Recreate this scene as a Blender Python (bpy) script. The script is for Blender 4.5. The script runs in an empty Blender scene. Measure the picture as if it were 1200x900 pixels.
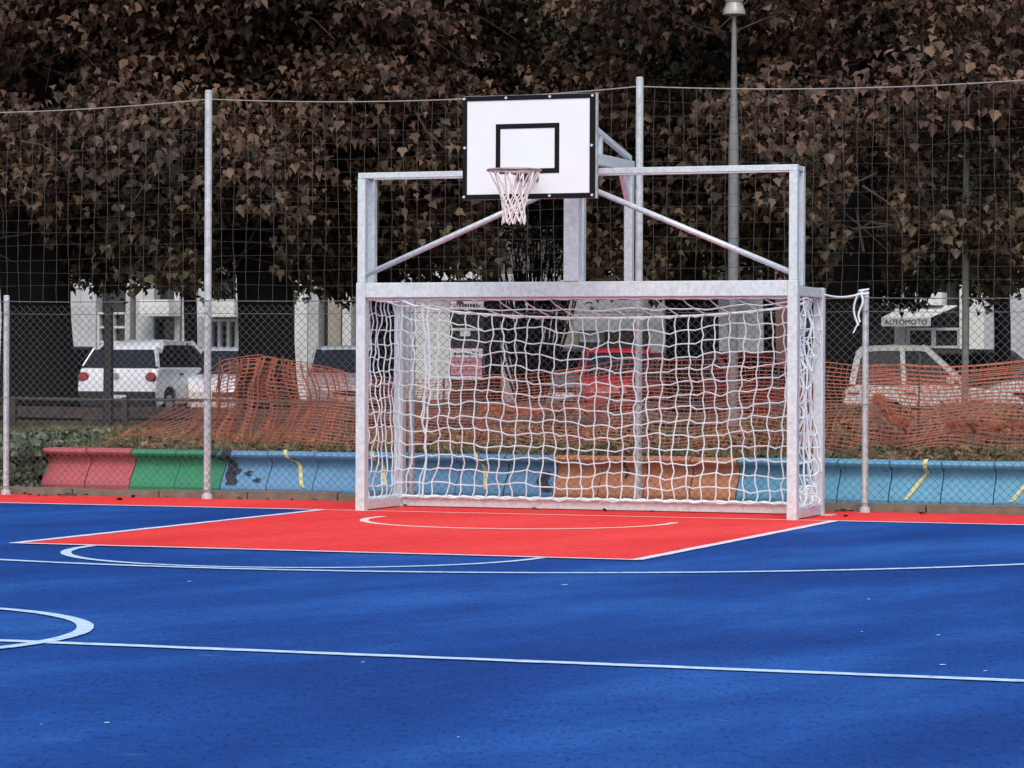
import bpy, bmesh, math, random
import numpy as np
from mathutils import Vector, Matrix, Euler
random.seed(7); rng = np.random.default_rng(7)
R = math.radians
scene = bpy.context.scene
COL = scene.collection

# ------------------------------------------------------------------ camera, sky, sun, exposure
CAM = np.array([8.6229, -25.4488, 1.327]); FPX = 3500.73
CR = np.array([0.9404315, 0.33995928, 0.00403542])
CU = np.array([-0.00564727, 0.00375205, 0.99997701])
CF = np.array([-0.33993632, 0.94043267, -0.00544839])
cam_data = bpy.data.cameras.new('camera'); cam = bpy.data.objects.new('camera', cam_data); COL.objects.link(cam)
cam_data.sensor_width = 36.0; cam_data.lens = 36.0 * FPX / 1200.0
cam_data.clip_start = 0.1; cam_data.clip_end = 2000
cam.matrix_world = Matrix(((CR[0], CU[0], -CF[0], CAM[0]), (CR[1], CU[1], -CF[1], CAM[1]),
                           (CR[2], CU[2], -CF[2], CAM[2]), (0, 0, 0, 1)))
scene.camera = cam
SUN_EL, SUN_AZ = 49.0, 163.0            # azimuth clockwise from +Y: behind the camera
world = bpy.data.worlds.new('World'); scene.world = world; world.use_nodes = True
wn = world.node_tree; wn.nodes.clear()
sky = wn.nodes.new('ShaderNodeTexSky'); sky.sky_type = 'NISHITA'; sky.sun_disc = False
sky.sun_elevation = R(SUN_EL); sky.sun_rotation = R(SUN_AZ); sky.air_density = 1.0; sky.dust_density = 2.5; sky.ozone_density = 1.0
bgn = wn.nodes.new('ShaderNodeBackground'); bgn.inputs['Strength'].default_value = 0.15
won = wn.nodes.new('ShaderNodeOutputWorld')
wn.links.new(sky.outputs[0], bgn.inputs[0]); wn.links.new(bgn.outputs[0], won.inputs[0])
sl = bpy.data.lights.new('sun', 'SUN'); sl.energy = 0.95; sl.angle = R(35); sl.color = (1.0, 0.985, 0.955)
so = bpy.data.objects.new('sun', sl); COL.objects.link(so)
sd = Vector((math.sin(R(SUN_AZ)) * math.cos(R(SUN_EL)), math.cos(R(SUN_AZ)) * math.cos(R(SUN_EL)), math.sin(R(SUN_EL))))
so.rotation_euler = sd.to_track_quat('Z', 'Y').to_euler(); so.location = (0, -20, 30)
scene.view_settings.view_transform = 'Standard'; scene.view_settings.look = 'None'
scene.view_settings.exposure = 0.58; scene.view_settings.gamma = 1.0
scene.render.engine = 'CYCLES'; scene.cycles.max_bounces = 6; scene.cycles.transparent_max_bounces = 8

def ray(px, py):
    return CF + CR * (px - 600) / FPX + CU * (450 - py) / FPX
def at(px, py, Y):
    d = ray(px, py); return CAM + d * (Y - CAM[1]) / d[1]
def atD(px, py, D):
    return CAM + ray(px, py) * D
def proj(P):
    d = np.asarray(P, float) - CAM; z = d @ CF
    return 600 + FPX * (d @ CR) / z, 450 - FPX * (d @ CU) / z, z

# ------------------------------------------------------------------ materials
def new_mat(name):
    m = bpy.data.materials.new(name); m.use_nodes = True
    return m, m.node_tree, m.node_tree.nodes['Principled BSDF']
def mat(name, col, rough=0.6, metal=0.0, var=0.12, scale=8.0, bump=0.0, bscale=60.0, dirt=None, dscale=3.0, damt=0.5, spec=0.5, coat=0.0, oscale=None):
    """base colour broken up by two noises, optional dirt colour in patches, optional bump"""
    m, nt, b = new_mat(name); N, L = nt.nodes, nt.links
    tc = N.new('ShaderNodeTexCoord')
    n1 = N.new('ShaderNodeTexNoise'); n1.inputs['Scale'].default_value = scale; n1.inputs['Detail'].default_value = 6
    L.new(tc.outputs['Object'], n1.inputs['Vector'])
    r = N.new('ShaderNodeValToRGB'); e = r.color_ramp.elements
    e[0].position = 0.3; e[1].position = 0.7
    e[0].color = (*[max(0, c * (1 - var)) for c in col], 1); e[1].color = (*[min(1, c * (1 + var)) for c in col], 1)
    L.new(n1.outputs[0], r.inputs[0]); out = r.outputs[0]
    if dirt:
        n2 = N.new('ShaderNodeTexNoise'); n2.inputs['Scale'].default_value = dscale; n2.inputs['Detail'].default_value = 8
        n2.inputs['Roughness'].default_value = 0.65
        L.new(tc.outputs['Object'], n2.inputs['Vector'])
        r2 = N.new('ShaderNodeValToRGB'); r2.color_ramp.elements[0].position = 0.5; r2.color_ramp.elements[1].position = 0.72
        r2.color_ramp.elements[0].color = (0, 0, 0, 1); r2.color_ramp.elements[1].color = (damt, damt, damt, 1)
        L.new(n2.outputs[0], r2.inputs[0])
        mx = N.new('ShaderNodeMix'); mx.data_type = 'RGBA'; L.new(r2.outputs[0], mx.inputs[0]); L.new(out, mx.inputs[6])
        mx.inputs[7].default_value = (*dirt, 1); out = mx.outputs[2]
    L.new(out, b.inputs['Base Color'])
    b.inputs['Roughness'].default_value = rough; b.inputs['Metallic'].default_value = metal
    b.inputs['Specular IOR Level'].default_value = spec; b.inputs['Coat Weight'].default_value = coat
    if bump:
        n3 = N.new('ShaderNodeTexNoise'); n3.inputs['Scale'].default_value = bscale; n3.inputs['Detail'].default_value = 4
        L.new(tc.outputs['Object'], n3.inputs['Vector'])
        bp = N.new('ShaderNodeBump'); bp.inputs['Strength'].default_value = bump; bp.inputs['Distance'].default_value = 0.01
        L.new(n3.outputs[0], bp.inputs['Height']); L.new(bp.outputs[0], b.inputs['Normal'])
    return m

def court_mat(name, dark, mid, light, spec=0.25, grit=0.55):
    """painted asphalt: broad worn patches, brush streaks, fine aggregate and pale scuffs"""
    m, nt, b = new_mat(name); N, L = nt.nodes, nt.links
    tc = N.new('ShaderNodeTexCoord')
    mp = N.new('ShaderNodeMapping'); mp.vector_type = 'TEXTURE'; mp.inputs['Scale'].default_value = (1.5, 4.2, 1); mp.inputs['Rotation'].default_value = (0, 0, R(-14))
    L.new(tc.outputs['Object'], mp.inputs[0])
    n1 = N.new('ShaderNodeTexNoise'); n1.inputs['Scale'].default_value = 0.9; n1.inputs['Detail'].default_value = 8; n1.inputs['Roughness'].default_value = 0.6
    L.new(mp.outputs[0], n1.inputs[0])
    r = N.new('ShaderNodeValToRGB'); e = r.color_ramp.elements
    e[0].position = 0.38; e[0].color = (*dark, 1); e[1].position = 0.63; e[1].color = (*light, 1)
    k = e.new(0.5); k.color = (*mid, 1)
    L.new(n1.outputs[0], r.inputs[0])
    mp2 = N.new('ShaderNodeMapping'); mp2.vector_type = 'TEXTURE'; mp2.inputs['Scale'].default_value = (1 / 32, 1 / 8.5, 1); mp2.inputs['Rotation'].default_value = (0, 0, R(20))
    L.new(tc.outputs['Object'], mp2.inputs[0])
    n2 = N.new('ShaderNodeTexNoise'); n2.inputs['Scale'].default_value = 1.5; n2.inputs['Detail'].default_value = 4
    L.new(mp2.outputs[0], n2.inputs[0])
    r2 = N.new('ShaderNodeValToRGB'); r2.color_ramp.elements[0].position = 0.34; r2.color_ramp.elements[1].position = 0.46
    r2.color_ramp.elements[0].color = (0.25, 0.25, 0.25, 1); r2.color_ramp.elements[1].color = (1, 1, 1, 1)
    L.new(n2.outputs[0], r2.inputs[0])
    mu = N.new('ShaderNodeMix'); mu.data_type = 'RGBA'; mu.blend_type = 'MULTIPLY'; mu.inputs[0].default_value = grit
    L.new(r.outputs[0], mu.inputs[6]); L.new(r2.outputs[0], mu.inputs[7])
    # mid-size mottling
    n5 = N.new('ShaderNodeTexNoise'); n5.inputs['Scale'].default_value = 9; n5.inputs['Detail'].default_value = 5
    L.new(tc.outputs['Object'], n5.inputs[0])
    r5 = N.new('ShaderNodeValToRGB'); r5.color_ramp.elements[0].position = 0.3; r5.color_ramp.elements[1].position = 0.7
    r5.color_ramp.elements[0].color = (0.86, 0.86, 0.86, 1); r5.color_ramp.elements[1].color = (1.08, 1.08, 1.08, 1)
    L.new(n5.outputs[0], r5.inputs[0])
    mu2 = N.new('ShaderNodeMix'); mu2.data_type = 'RGBA'; mu2.blend_type = 'MULTIPLY'; mu2.inputs[0].default_value = 1
    L.new(mu.outputs[2], mu2.inputs[6]); L.new(r5.outputs[0], mu2.inputs[7])
    r6 = N.new('ShaderNodeValToRGB'); r6.color_ramp.elements[0].position = 0.62; r6.color_ramp.elements[1].position = 0.74
    r6.color_ramp.elements[0].color = (1, 1, 1, 1); r6.color_ramp.elements[1].color = (1.6, 1.5, 1.3, 1)
    L.new(n2.outputs[0], r6.inputs[0])
    mu3 = N.new('ShaderNodeMix'); mu3.data_type = 'RGBA'; mu3.blend_type = 'MULTIPLY'; mu3.inputs[0].default_value = 1
    L.new(mu2.outputs[2], mu3.inputs[6]); L.new(r6.outputs[0], mu3.inputs[7]); mu2 = mu3
    # scuffs: sparse, stretched
    mp3 = N.new('ShaderNodeMapping'); mp3.inputs['Scale'].default_value = (1.0, 3.2, 1); mp3.inputs['Rotation'].default_value = (0, 0, R(12))
    L.new(tc.outputs['Object'], mp3.inputs[0])
    n3 = N.new('ShaderNodeTexNoise'); n3.inputs['Scale'].default_value = 2.6; n3.inputs['Detail'].default_value = 10; n3.inputs['Roughness'].default_value = 0.7
    L.new(mp3.outputs[0], n3.inputs[0])
    r3 = N.new('ShaderNodeValToRGB'); r3.color_ramp.elements[0].position = 0.63; r3.color_ramp.elements[1].position = 0.78
    r3.color_ramp.elements[0].color = (0, 0, 0, 1); r3.color_ramp.elements[1].color = (0.5, 0.5, 0.5, 1)
    L.new(n3.outputs[0], r3.inputs[0])
    mx = N.new('ShaderNodeMix'); mx.data_type = 'RGBA'; L.new(r3.outputs[0], mx.inputs[0]); L.new(mu2.outputs[2], mx.inputs[6])
    mx.inputs[7].default_value = (*[min(1, c * 0.55 + 0.3) for c in mid], 1)
    L.new(mx.outputs[2], b.inputs['Base Color'])
    b.inputs['Roughness'].default_value = 0.75; b.inputs['Specular IOR Level'].default_value = spec
    bp = N.new('ShaderNodeBump'); bp.inputs['Strength'].default_value = 0.35; bp.inputs['Distance'].default_value = 0.012
    n4 = N.new('ShaderNodeTexNoise'); n4.inputs['Scale'].default_value = 90; n4.inputs['Detail'].default_value = 3
    L.new(tc.outputs['Object'], n4.inputs[0]); L.new(n4.outputs[0], bp.inputs['Height']); L.new(bp.outputs[0], b.inputs['Normal'])
    return m

def leaf_mat(name, cols, lowgreen=False):
    m, nt, b = new_mat(name); N, L = nt.nodes, nt.links
    g = N.new('ShaderNodeNewGeometry'); oi = N.new('ShaderNodeObjectInfo')
    tc = N.new('ShaderNodeTexCoord')
    n1 = N.new('ShaderNodeTexNoise'); n1.inputs['Scale'].default_value = 0.45; n1.inputs['Detail'].default_value = 3
    L.new(g.outputs['Position'], n1.inputs[0])
    a = N.new('ShaderNodeMath'); a.operation = 'ADD'; L.new(g.outputs['Random Per Island'], a.inputs[0]); L.new(oi.outputs['Random'], a.inputs[1])
    fr = N.new('ShaderNodeMath'); fr.operation = 'FRACT'; L.new(a.outputs[0], fr.inputs[0])
    s = N.new('ShaderNodeMath'); s.operation = 'MULTIPLY_ADD'; L.new(n1.outputs[0], s.inputs[0]); s.inputs[1].default_value = 1.5; s.inputs[2].default_value = -0.6
    mixv = N.new('ShaderNodeMix'); mixv.data_type = 'FLOAT'; mixv.inputs[0].default_value = 0.55
    L.new(s.outputs[0], mixv.inputs[2]); L.new(fr.outputs[0], mixv.inputs[3])
    r = N.new('ShaderNodeValToRGB'); e = r.color_ramp.elements
    e[0].color = (*cols[0], 1); e[0].position = 0.1; e[1].color = (*cols[-1], 1); e[1].position = 0.9
    for i, c in enumerate(cols[1:-1]):
        k = e.new(0.1 + 0.8 * (i + 1) / (len(cols) - 1)); k.color = (*c, 1)
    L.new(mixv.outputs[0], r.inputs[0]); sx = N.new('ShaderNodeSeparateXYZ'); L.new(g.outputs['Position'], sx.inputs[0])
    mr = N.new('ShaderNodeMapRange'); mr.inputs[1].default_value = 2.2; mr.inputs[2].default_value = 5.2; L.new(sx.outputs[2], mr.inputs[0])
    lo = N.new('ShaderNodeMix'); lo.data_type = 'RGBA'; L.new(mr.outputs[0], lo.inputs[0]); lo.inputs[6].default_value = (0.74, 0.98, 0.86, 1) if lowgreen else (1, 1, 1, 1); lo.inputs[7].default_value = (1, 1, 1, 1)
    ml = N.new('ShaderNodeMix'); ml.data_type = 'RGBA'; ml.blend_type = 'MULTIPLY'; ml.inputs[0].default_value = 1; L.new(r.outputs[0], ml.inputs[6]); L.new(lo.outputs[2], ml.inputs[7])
    L.new(ml.outputs[2], b.inputs['Base Color'])
    b.inputs['Roughness'].default_value = 0.6; b.inputs['Specular IOR Level'].default_value = 0.35
    return m

M = {}
M['blue'] = court_mat('blue_court_paint', (0.007, 0.045, 0.212), (0.010, 0.062, 0.265), (0.020, 0.100, 0.355), 0.10)
M['red'] = court_mat('red_court_paint', (0.72, 0.036, 0.032), (0.80, 0.048, 0.042), (0.85, 0.064, 0.055), 0.12, 0.22)
M['line'] = mat('white_line_paint', (0.72, 0.72, 0.78), 0.7, var=0.08, scale=20, dirt=(0.38, 0.38, 0.55), dscale=14, damt=0.75)
M['line_cream'] = mat('cream_line_paint', (0.82, 0.68, 0.55), 0.7, var=0.08, scale=20, dirt=(0.75, 0.3, 0.25), dscale=9, damt=0.6)
M['line_cyan'] = mat('pale_line_paint', (0.52, 0.68, 0.82), 0.7, var=0.12, scale=20, dirt=(0.10, 0.22, 0.52), dscale=13, damt=0.85)
M['galv'] = mat('galvanised_steel', (0.60, 0.675, 0.68), 0.42, metal=0.25, var=0.13, scale=26, dirt=(0.42, 0.42, 0.44), dscale=12, damt=0.5)
M['galv_dull'] = mat('dull_galvanised_steel', (0.47, 0.47, 0.49), 0.5, metal=0.25, var=0.2, scale=30, dirt=(0.3, 0.3, 0.31), dscale=12, damt=0.5)
M['board'] = mat('white_board_paint', (0.755, 0.79, 0.785), 0.45, var=0.02, scale=4, dirt=(0.72, 0.70, 0.68), dscale=5, damt=0.35)
M['black'] = mat('black_paint', (0.004, 0.004, 0.0045), 0.7, var=0.3, spec=0.2)
M['rim'] = mat('worn_rim_paint', (0.30, 0.25, 0.24), 0.45, metal=0.3, var=0.35, scale=30)
M['netwhite'] = mat('white_net_cord', (0.68, 0.81, 0.82), 0.85, var=0.06, scale=30)
M['hoopnet'] = mat('cream_net_cord', (0.80, 0.76, 0.71), 0.85, var=0.08, scale=30)
M['post'] = mat('pale_fence_post', (0.47, 0.51, 0.51), 0.55, metal=0.1, var=0.2, scale=18, dirt=(0.36, 0.36, 0.35), dscale=14, damt=0.6)
M['wire'] = mat('grey_wire', (0.15, 0.16, 0.16), 0.5, metal=0.3, var=0.3, scale=20)
M['stopnet'] = mat('grey_green_cord', (0.055, 0.06, 0.055), 0.8, var=0.3, scale=10)
M['rope'] = mat('pale_rope', (0.30, 0.28, 0.26), 0.9, var=0.15, scale=40)
M['kerb'] = mat('weathered_concrete', (0.19, 0.165, 0.125), 0.9, var=0.22, scale=9, bump=0.4, bscale=50, dirt=(0.14, 0.12, 0.09), dscale=6, damt=0.6)
def bench_mat(n, c): return mat(n, c, 0.7, var=0.12, scale=7, bump=0.25, bscale=40, dirt=tuple(x * 0.45 + 0.06 for x in c), dscale=11, damt=0.45)
M['pink'] = bench_mat('pink_bench_paint', (0.48, 0.10, 0.11))
M['green'] = bench_mat('green_bench_paint', (0.03, 0.26, 0.12))
M['lblue'] = bench_mat('blue_bench_paint', (0.13, 0.31, 0.50))
M['cyan'] = bench_mat('light_blue_bench_paint', (0.125, 0.36, 0.52))
M['orange'] = bench_mat('orange_bench_paint', (0.58, 0.23, 0.11))
M['yellow'] = mat('yellow_stripe_paint', (0.70, 0.62, 0.26), 0.7, var=0.12, scale=20, dirt=(0.4, 0.42, 0.4), dscale=18, damt=0.6)
M['darkpaint'] = mat('dark_paint_mark', (0.02, 0.025, 0.05), 0.7, var=0.3)
M['netting'] = mat('orange_plastic_netting', (0.33, 0.082, 0.036), 0.6, var=0.35, scale=3, dirt=(0.22, 0.09, 0.04), dscale=1.5, damt=0.7)
M['stake'] = mat('rusty_iron', (0.09, 0.06, 0.045), 0.8, var=0.3, scale=20)
M['soil'] = mat('leafy_soil', (0.16, 0.105, 0.058), 0.95, var=0.4, scale=5, bump=0.8, bscale=22, dirt=(0.085, 0.085, 0.035), dscale=1.2, damt=0.8)
M['asphalt'] = mat('street_asphalt', (0.055, 0.055, 0.058), 0.85, var=0.25, scale=4, bump=0.2, bscale=60)
M['base'] = mat('town_ground', (0.12, 0.115, 0.105), 0.95, var=0.2, scale=0.2)
M['bark'] = mat('dark_bark', (0.012, 0.010, 0.009), 0.95, var=0.45, scale=7, bump=0.9, bscale=18)
M['twig'] = mat('grey_twig_bark', (0.045, 0.036, 0.030), 0.9, var=0.3, scale=9)
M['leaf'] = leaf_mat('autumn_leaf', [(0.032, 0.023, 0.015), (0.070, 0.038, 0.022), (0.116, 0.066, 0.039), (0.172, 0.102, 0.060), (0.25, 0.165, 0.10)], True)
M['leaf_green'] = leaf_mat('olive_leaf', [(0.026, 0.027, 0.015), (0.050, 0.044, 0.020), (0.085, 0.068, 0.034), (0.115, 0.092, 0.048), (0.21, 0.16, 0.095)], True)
M['litter'] = leaf_mat('fallen_leaf', [(0.06, 0.035, 0.02), (0.14, 0.075, 0.038), (0.22, 0.12, 0.055), (0.30, 0.19, 0.09), (0.13, 0.12, 0.05)])
M['ivy'] = leaf_mat('ground_cover_leaf', [(0.055, 0.07, 0.035), (0.11, 0.135, 0.07), (0.17, 0.20, 0.115), (0.26, 0.28, 0.19)])
M['grass'] = leaf_mat('dry_grass', [(0.06, 0.075, 0.024), (0.12, 0.125, 0.042), (0.20, 0.175, 0.065), (0.27, 0.22, 0.10)])
M['plank'] = mat('weathered_plank', (0.075, 0.055, 0.045), 0.85, var=0.35, scale=12, dirt=(0.16, 0.14, 0.125), dscale=6, damt=0.5)
M['glass'] = mat('dark_car_glass', (0.012, 0.013, 0.015), 0.12, var=0.2, spec=0.3)
M['tyre'] = mat('tyre_rubber', (0.015, 0.015, 0.015), 0.85, var=0.2)
M['wheel'] = mat('wheel_alloy', (0.42, 0.42, 0.44), 0.35, metal=0.7, var=0.1)
M['trim'] = mat('black_car_plastic', (0.018, 0.018, 0.02), 0.6, var=0.2)
def paint(n, c): return mat(n, c, 0.28, var=0.04, scale=2, coat=0.6, dirt=tuple(x * 0.7 for x in c), dscale=2.5, damt=0.25)
M['p_white'] = paint('white_car_paint', (0.84, 0.84, 0.84)); M['p_cream'] = paint('off_white_car_paint', (0.80, 0.78, 0.74))
M['p_silver'] = paint('silver_car_paint', (0.42, 0.43, 0.45)); M['p_dark'] = paint('dark_car_paint', (0.018, 0.02, 0.026))
M['p_red'] = paint('red_car_paint', (0.70, 0.022, 0.035)); M['p_teal'] = paint('grey_car_paint', (0.14, 0.18, 0.20))
M['lamp_red'] = mat('red_lens', (0.30, 0.02, 0.03), 0.2, var=0.3, scale=12); M['lamp_clear'] = mat('clear_lens', (0.72, 0.72, 0.72), 0.15, var=0.1, scale=12)
M['plate'] = mat('number_plate', (0.75, 0.75, 0.73), 0.5, var=0.05)
M['plaster'] = mat('pale_plaster', (0.50, 0.505, 0.50), 0.9, var=0.14, scale=1.3, dirt=(0.25, 0.25, 0.24), dscale=0.9, damt=0.6)
M['plaster_w'] = mat('whitish_plaster', (0.74, 0.74, 0.70), 0.9, var=0.10, scale=1.3, dirt=(0.42, 0.42, 0.40), dscale=1.2, damt=0.5)
M['plaster_b'] = mat('beige_plaster', (0.38, 0.34, 0.27), 0.9, var=0.14, scale=1.3, dirt=(0.25, 0.2, 0.15), dscale=1.2, damt=0.5)
M['brickred'] = mat('reddish_panel', (0.36, 0.17, 0.12), 0.9, var=0.18, scale=3)
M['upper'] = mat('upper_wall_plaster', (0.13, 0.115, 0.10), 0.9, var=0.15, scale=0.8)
M['shopdark'] = mat('dark_shop_glass', (0.030, 0.031, 0.033), 0.15, var=0.3)
M['greyshut'] = mat('grey_shutter', (0.46, 0.48, 0.50), 0.6, var=0.12, scale=3)
M['sign'] = mat('white_sign', (0.78, 0.77, 0.76), 0.5, var=0.04, scale=3)
M['signpink'] = mat('pink_poster', (0.68, 0.30, 0.38), 0.6, var=0.15, scale=9)
M['print'] = mat('dark_print', (0.06, 0.05, 0.06), 0.7, var=0.2)
M['wframe'] = mat('white_window_frame', (0.62, 0.62, 0.60), 0.6, var=0.08)
M['lamppole'] = mat('grey_lamp_pole', (0.17, 0.17, 0.17), 0.55, metal=0.15, var=0.15, scale=12)
M['lamphead'] = mat('pale_lamp_metal', (0.30, 0.285, 0.255), 0.45, metal=0.2, var=0.2, scale=8)
M['greenpole'] = mat('grey_green_pole', (0.15, 0.165, 0.14), 0.6, var=0.25, scale=9)
M['pavement'] = mat('pavement_concrete', (0.24, 0.235, 0.225), 0.9, var=0.18, scale=3, bump=0.2)

# ------------------------------------------------------------------ mesh helpers
class MB:
    def __init__(s): s.v = []; s.f = []
    def add(s, v, f):
        o = len(s.v); s.v.extend([tuple(map(float, p)) for p in v]); s.f.extend([tuple(i + o for i in q) for q in f]); return s
    def box(s, x0, x1, y0, y1, z0, z1):
        v = [(x0, y0, z0), (x1, y0, z0), (x1, y1, z0), (x0, y1, z0), (x0, y0, z1), (x1, y0, z1), (x1, y1, z1), (x0, y1, z1)]
        return s.add(v, [(3, 2, 1, 0), (4, 5, 6, 7), (0, 1, 5, 4), (1, 2, 6, 5), (2, 3, 7, 6), (3, 0, 4, 7)])
    def bar(s, a, b, w, h, up=(0, 0, 1)):
        a, b = np.array(a, float), np.array(b, float); d = b - a; d /= np.linalg.norm(d)
        u = np.array(up, float); x = np.cross(d, u)
        if np.linalg.norm(x) < 1e-4: x = np.cross(d, (0, 1, 0))
        x /= np.linalg.norm(x); u = np.cross(x, d)
        v = [p + x * i * w / 2 + u * j * h / 2 for p in (a, b) for i, j in ((-1, -1), (1, -1), (1, 1), (-1, 1))]
        return s.add(v, [(0, 1, 2, 3), (7, 6, 5, 4), (0, 4, 5, 1), (1, 5, 6, 2), (2, 6, 7, 3), (3, 7, 4, 0)])
    def tube(s, pts, r, n=6, cap=True):
        P = np.array(pts, float); k = len(P)
        rr = np.full(k, r, float) if np.isscalar(r) else np.array(r, float)
        t = np.gradient(P, axis=0) if k > 2 else np.repeat((P[1] - P[0])[None], 2, 0)
        t /= np.linalg.norm(t, axis=1)[:, None] + 1e-12
        ref = np.array((0.13, 0.21, 1.0)) if abs(t[0][2]) < 0.85 else np.array((1.0, 0.17, 0.11))
        a = np.cross(t, ref); a /= np.linalg.norm(a, axis=1)[:, None] + 1e-12; b = np.cross(t, a)
        th = np.arange(n) * 2 * math.pi / n
        ring = P[:, None] + rr[:, None, None] * (a[:, None] * np.cos(th)[None, :, None] + b[:, None] * np.sin(th)[None, :, None])
        f = [(i * n + j, i * n + (j + 1) % n, (i + 1) * n + (j + 1) % n, (i + 1) * n + j) for i in range(k - 1) for j in range(n)]
        if cap: f += [tuple(range(n - 1, -1, -1)), tuple(range((k - 1) * n, k * n))]
        return s.add(ring.reshape(-1, 3), f)
    def lathe(s, prof, n=20, c=(0, 0, 0)):
        v = [(c[0] + r * math.cos(2 * math.pi * j / n), c[1] + r * math.sin(2 * math.pi * j / n), c[2] + z) for r, z in prof for j in range(n)]
        k = len(prof)
        f = [(i * n + j, i * n + (j + 1) % n, (i + 1) * n + (j + 1) % n, (i + 1) * n + j) for i in range(k - 1) for j in range(n)]
        f += [tuple(range(n - 1, -1, -1)), tuple(range((k - 1) * n, k * n))]
        return s.add(v, f)
    def prism(s, poly, axis, a0, a1):
        """poly = 2D outline in the two other axes (order x,y,z), extruded along axis"""
        n = len(poly)
        def mk(p, a):
            q = list(p); q.insert(axis, a); return tuple(q)
        v = [mk(p, a0) for p in poly] + [mk(p, a1) for p in poly]
        return s.add(v, [tuple(range(n - 1, -1, -1)), tuple(range(n, 2 * n))] + [(i, (i + 1) % n, n + (i + 1) % n, n + i) for i in range(n)])
    def mesh(s, name):
        me = bpy.data.meshes.new(name); me.from_pydata(s.v, [], s.f); me.update(); return me
def link(name, me, m=None, parent=None, bevel=0.0, smooth=False):
    if isinstance(me, MB): me = me.mesh(name)
    if bevel:
        bm = bmesh.new(); bm.from_mesh(me); bmesh.ops.recalc_face_normals(bm, faces=bm.faces)
        bmesh.ops.bevel(bm, geom=[e for e in bm.edges if len(e.link_faces) == 2 and e.calc_face_angle(0) > 0.5], offset=bevel, segments=2, affect='EDGES', profile=0.6)
        bm.to_mesh(me); bm.free()
    else:
        bm = bmesh.new(); bm.from_mesh(me); bmesh.ops.recalc_face_normals(bm, faces=bm.faces); bm.to_mesh(me); bm.free()
    if smooth: me.shade_smooth()
    if m is not None and not me.materials: me.materials.append(M[m] if isinstance(m, str) else m)
    o = bpy.data.objects.new(name, me); COL.objects.link(o)
    if parent is not None: o.parent = parent
    return o
def copy_of(o, parent, loc=None, rot=None):
    c = o.copy(); COL.objects.link(c); c.parent = parent
    if loc is not None: c.location = loc
    if rot is not None: c.rotation_euler = rot
    return c
def tag(o, label=None, cat=None, group=None, kind=None):
    if label: o['label'] = label
    if cat: o['category'] = cat
    if group: o['group'] = group
    if kind: o['kind'] = kind
    return o
def thing(name, label, cat, loc=(0, 0, 0), rz=0.0, group=None):
    o = bpy.data.objects.new(name, None); COL.objects.link(o); o.empty_display_size = 0.2
    o.location = loc; o.rotation_euler = (0, 0, rz)
    return tag(o, label, cat, group)
def struct(o): o['kind'] = 'structure'; return o
def arr_mesh(name, V, F):
    """fast mesh from numpy: V (n,3), F (m,k)"""
    me = bpy.data.meshes.new(name); k = F.shape[1]
    me.vertices.add(len(V)); me.vertices.foreach_set('co', V.astype(np.float32).ravel())
    me.loops.add(F.size); me.loops.foreach_set('vertex_index', F.astype(np.int32).ravel())
    me.polygons.add(len(F)); me.polygons.foreach_set('loop_start', np.arange(0, F.size, k, dtype=np.int32))
    me.update(calc_edges=True); return me
def scatter_mesh(name, tv, tf, pos, rots, scl):
    """copies of a template (tv, tf) by rotation matrices (n,3,3)"""
    V = np.einsum('nij,kj->nki', rots, tv) * scl[:, None, None] + pos[:, None]
    F = tf[None] + (np.arange(len(pos)) * len(tv))[:, None, None]
    return arr_mesh(name, V.reshape(-1, 3), F.reshape(-1, tf.shape[1]))
def rot_mats(yaw, pitch, roll):
    cy, sy, cp, sp, cr, sr = np.cos(yaw), np.sin(yaw), np.cos(pitch), np.sin(pitch), np.cos(roll), np.sin(roll)
    o = np.zeros_like(cy); i = np.ones_like(cy)
    Z = np.stack([np.stack([cy, -sy, o], -1), np.stack([sy, cy, o], -1), np.stack([o, o, i], -1)], -2)
    X = np.stack([np.stack([i, o, o], -1), np.stack([o, cp, -sp], -1), np.stack([o, sp, cp], -1)], -2)
    Y = np.stack([np.stack([cr, o, sr], -1), np.stack([o, i, o], -1), np.stack([-sr, o, cr], -1)], -2)
    return Z @ X @ Y

# ------------------------------------------------------------------ ground, court, markings
def sheet(name, x0, x1, y0, y1, z, m, nx=1, ny=1):
    mb = MB()
    for i in range(nx + 1):
        for j in range(ny + 1): mb.v.append((x0 + (x1 - x0) * i / nx, y0 + (y1 - y0) * j / ny, z))
    mb.f = [(i * (ny + 1) + j, (i + 1) * (ny + 1) + j, (i + 1) * (ny + 1) + j + 1, i * (ny + 1) + j + 1) for i in range(nx) for j in range(ny)]
    return struct(link(name, mb, m))
sheet('ground', -600, 600, -400, 900, -0.03, 'base')
sheet('court_floor', -14, 14, -40, 1.74, 0.0, 'blue')
sheet('red_run_off', -14, 14, -0.03, 1.74, 0.004, 'red')
sheet('red_key_area', -2.42, 2.42, -5.77, -0.03, 0.004, 'red')
def line_mesh(pts, w, closed=False, jit=0.0035):
    if len(pts) > 60 and abs(pts[0][1] - pts[-1][1]) + abs(pts[0][0] - pts[-1][0]) < 20 and w < 0.096 and len(pts) in (71, 121): jit = 0.0012
    P = np.array(pts, float); t = np.gradient(P, axis=0)
    if closed: t[0] = t[-1] = P[1] - P[-2]
    t /= np.linalg.norm(t, axis=1)[:, None]; n = np.stack([-t[:, 1], t[:, 0]], -1)
    a = w / 2 + rng.normal(0, jit, len(P)); b = w / 2 + rng.normal(0, jit, len(P))
    if closed: a[-1] = a[0]; b[-1] = b[0]
    V = np.concatenate([P + n * a[:, None], P - n * b[:, None]]); k = len(P)
    mb = MB(); mb.v = [(x, y, 0.0) for x, y in V]; mb.f = [(k + i, k + i + 1, i + 1, i) for i in range(k - 1)]
    return mb
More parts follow.
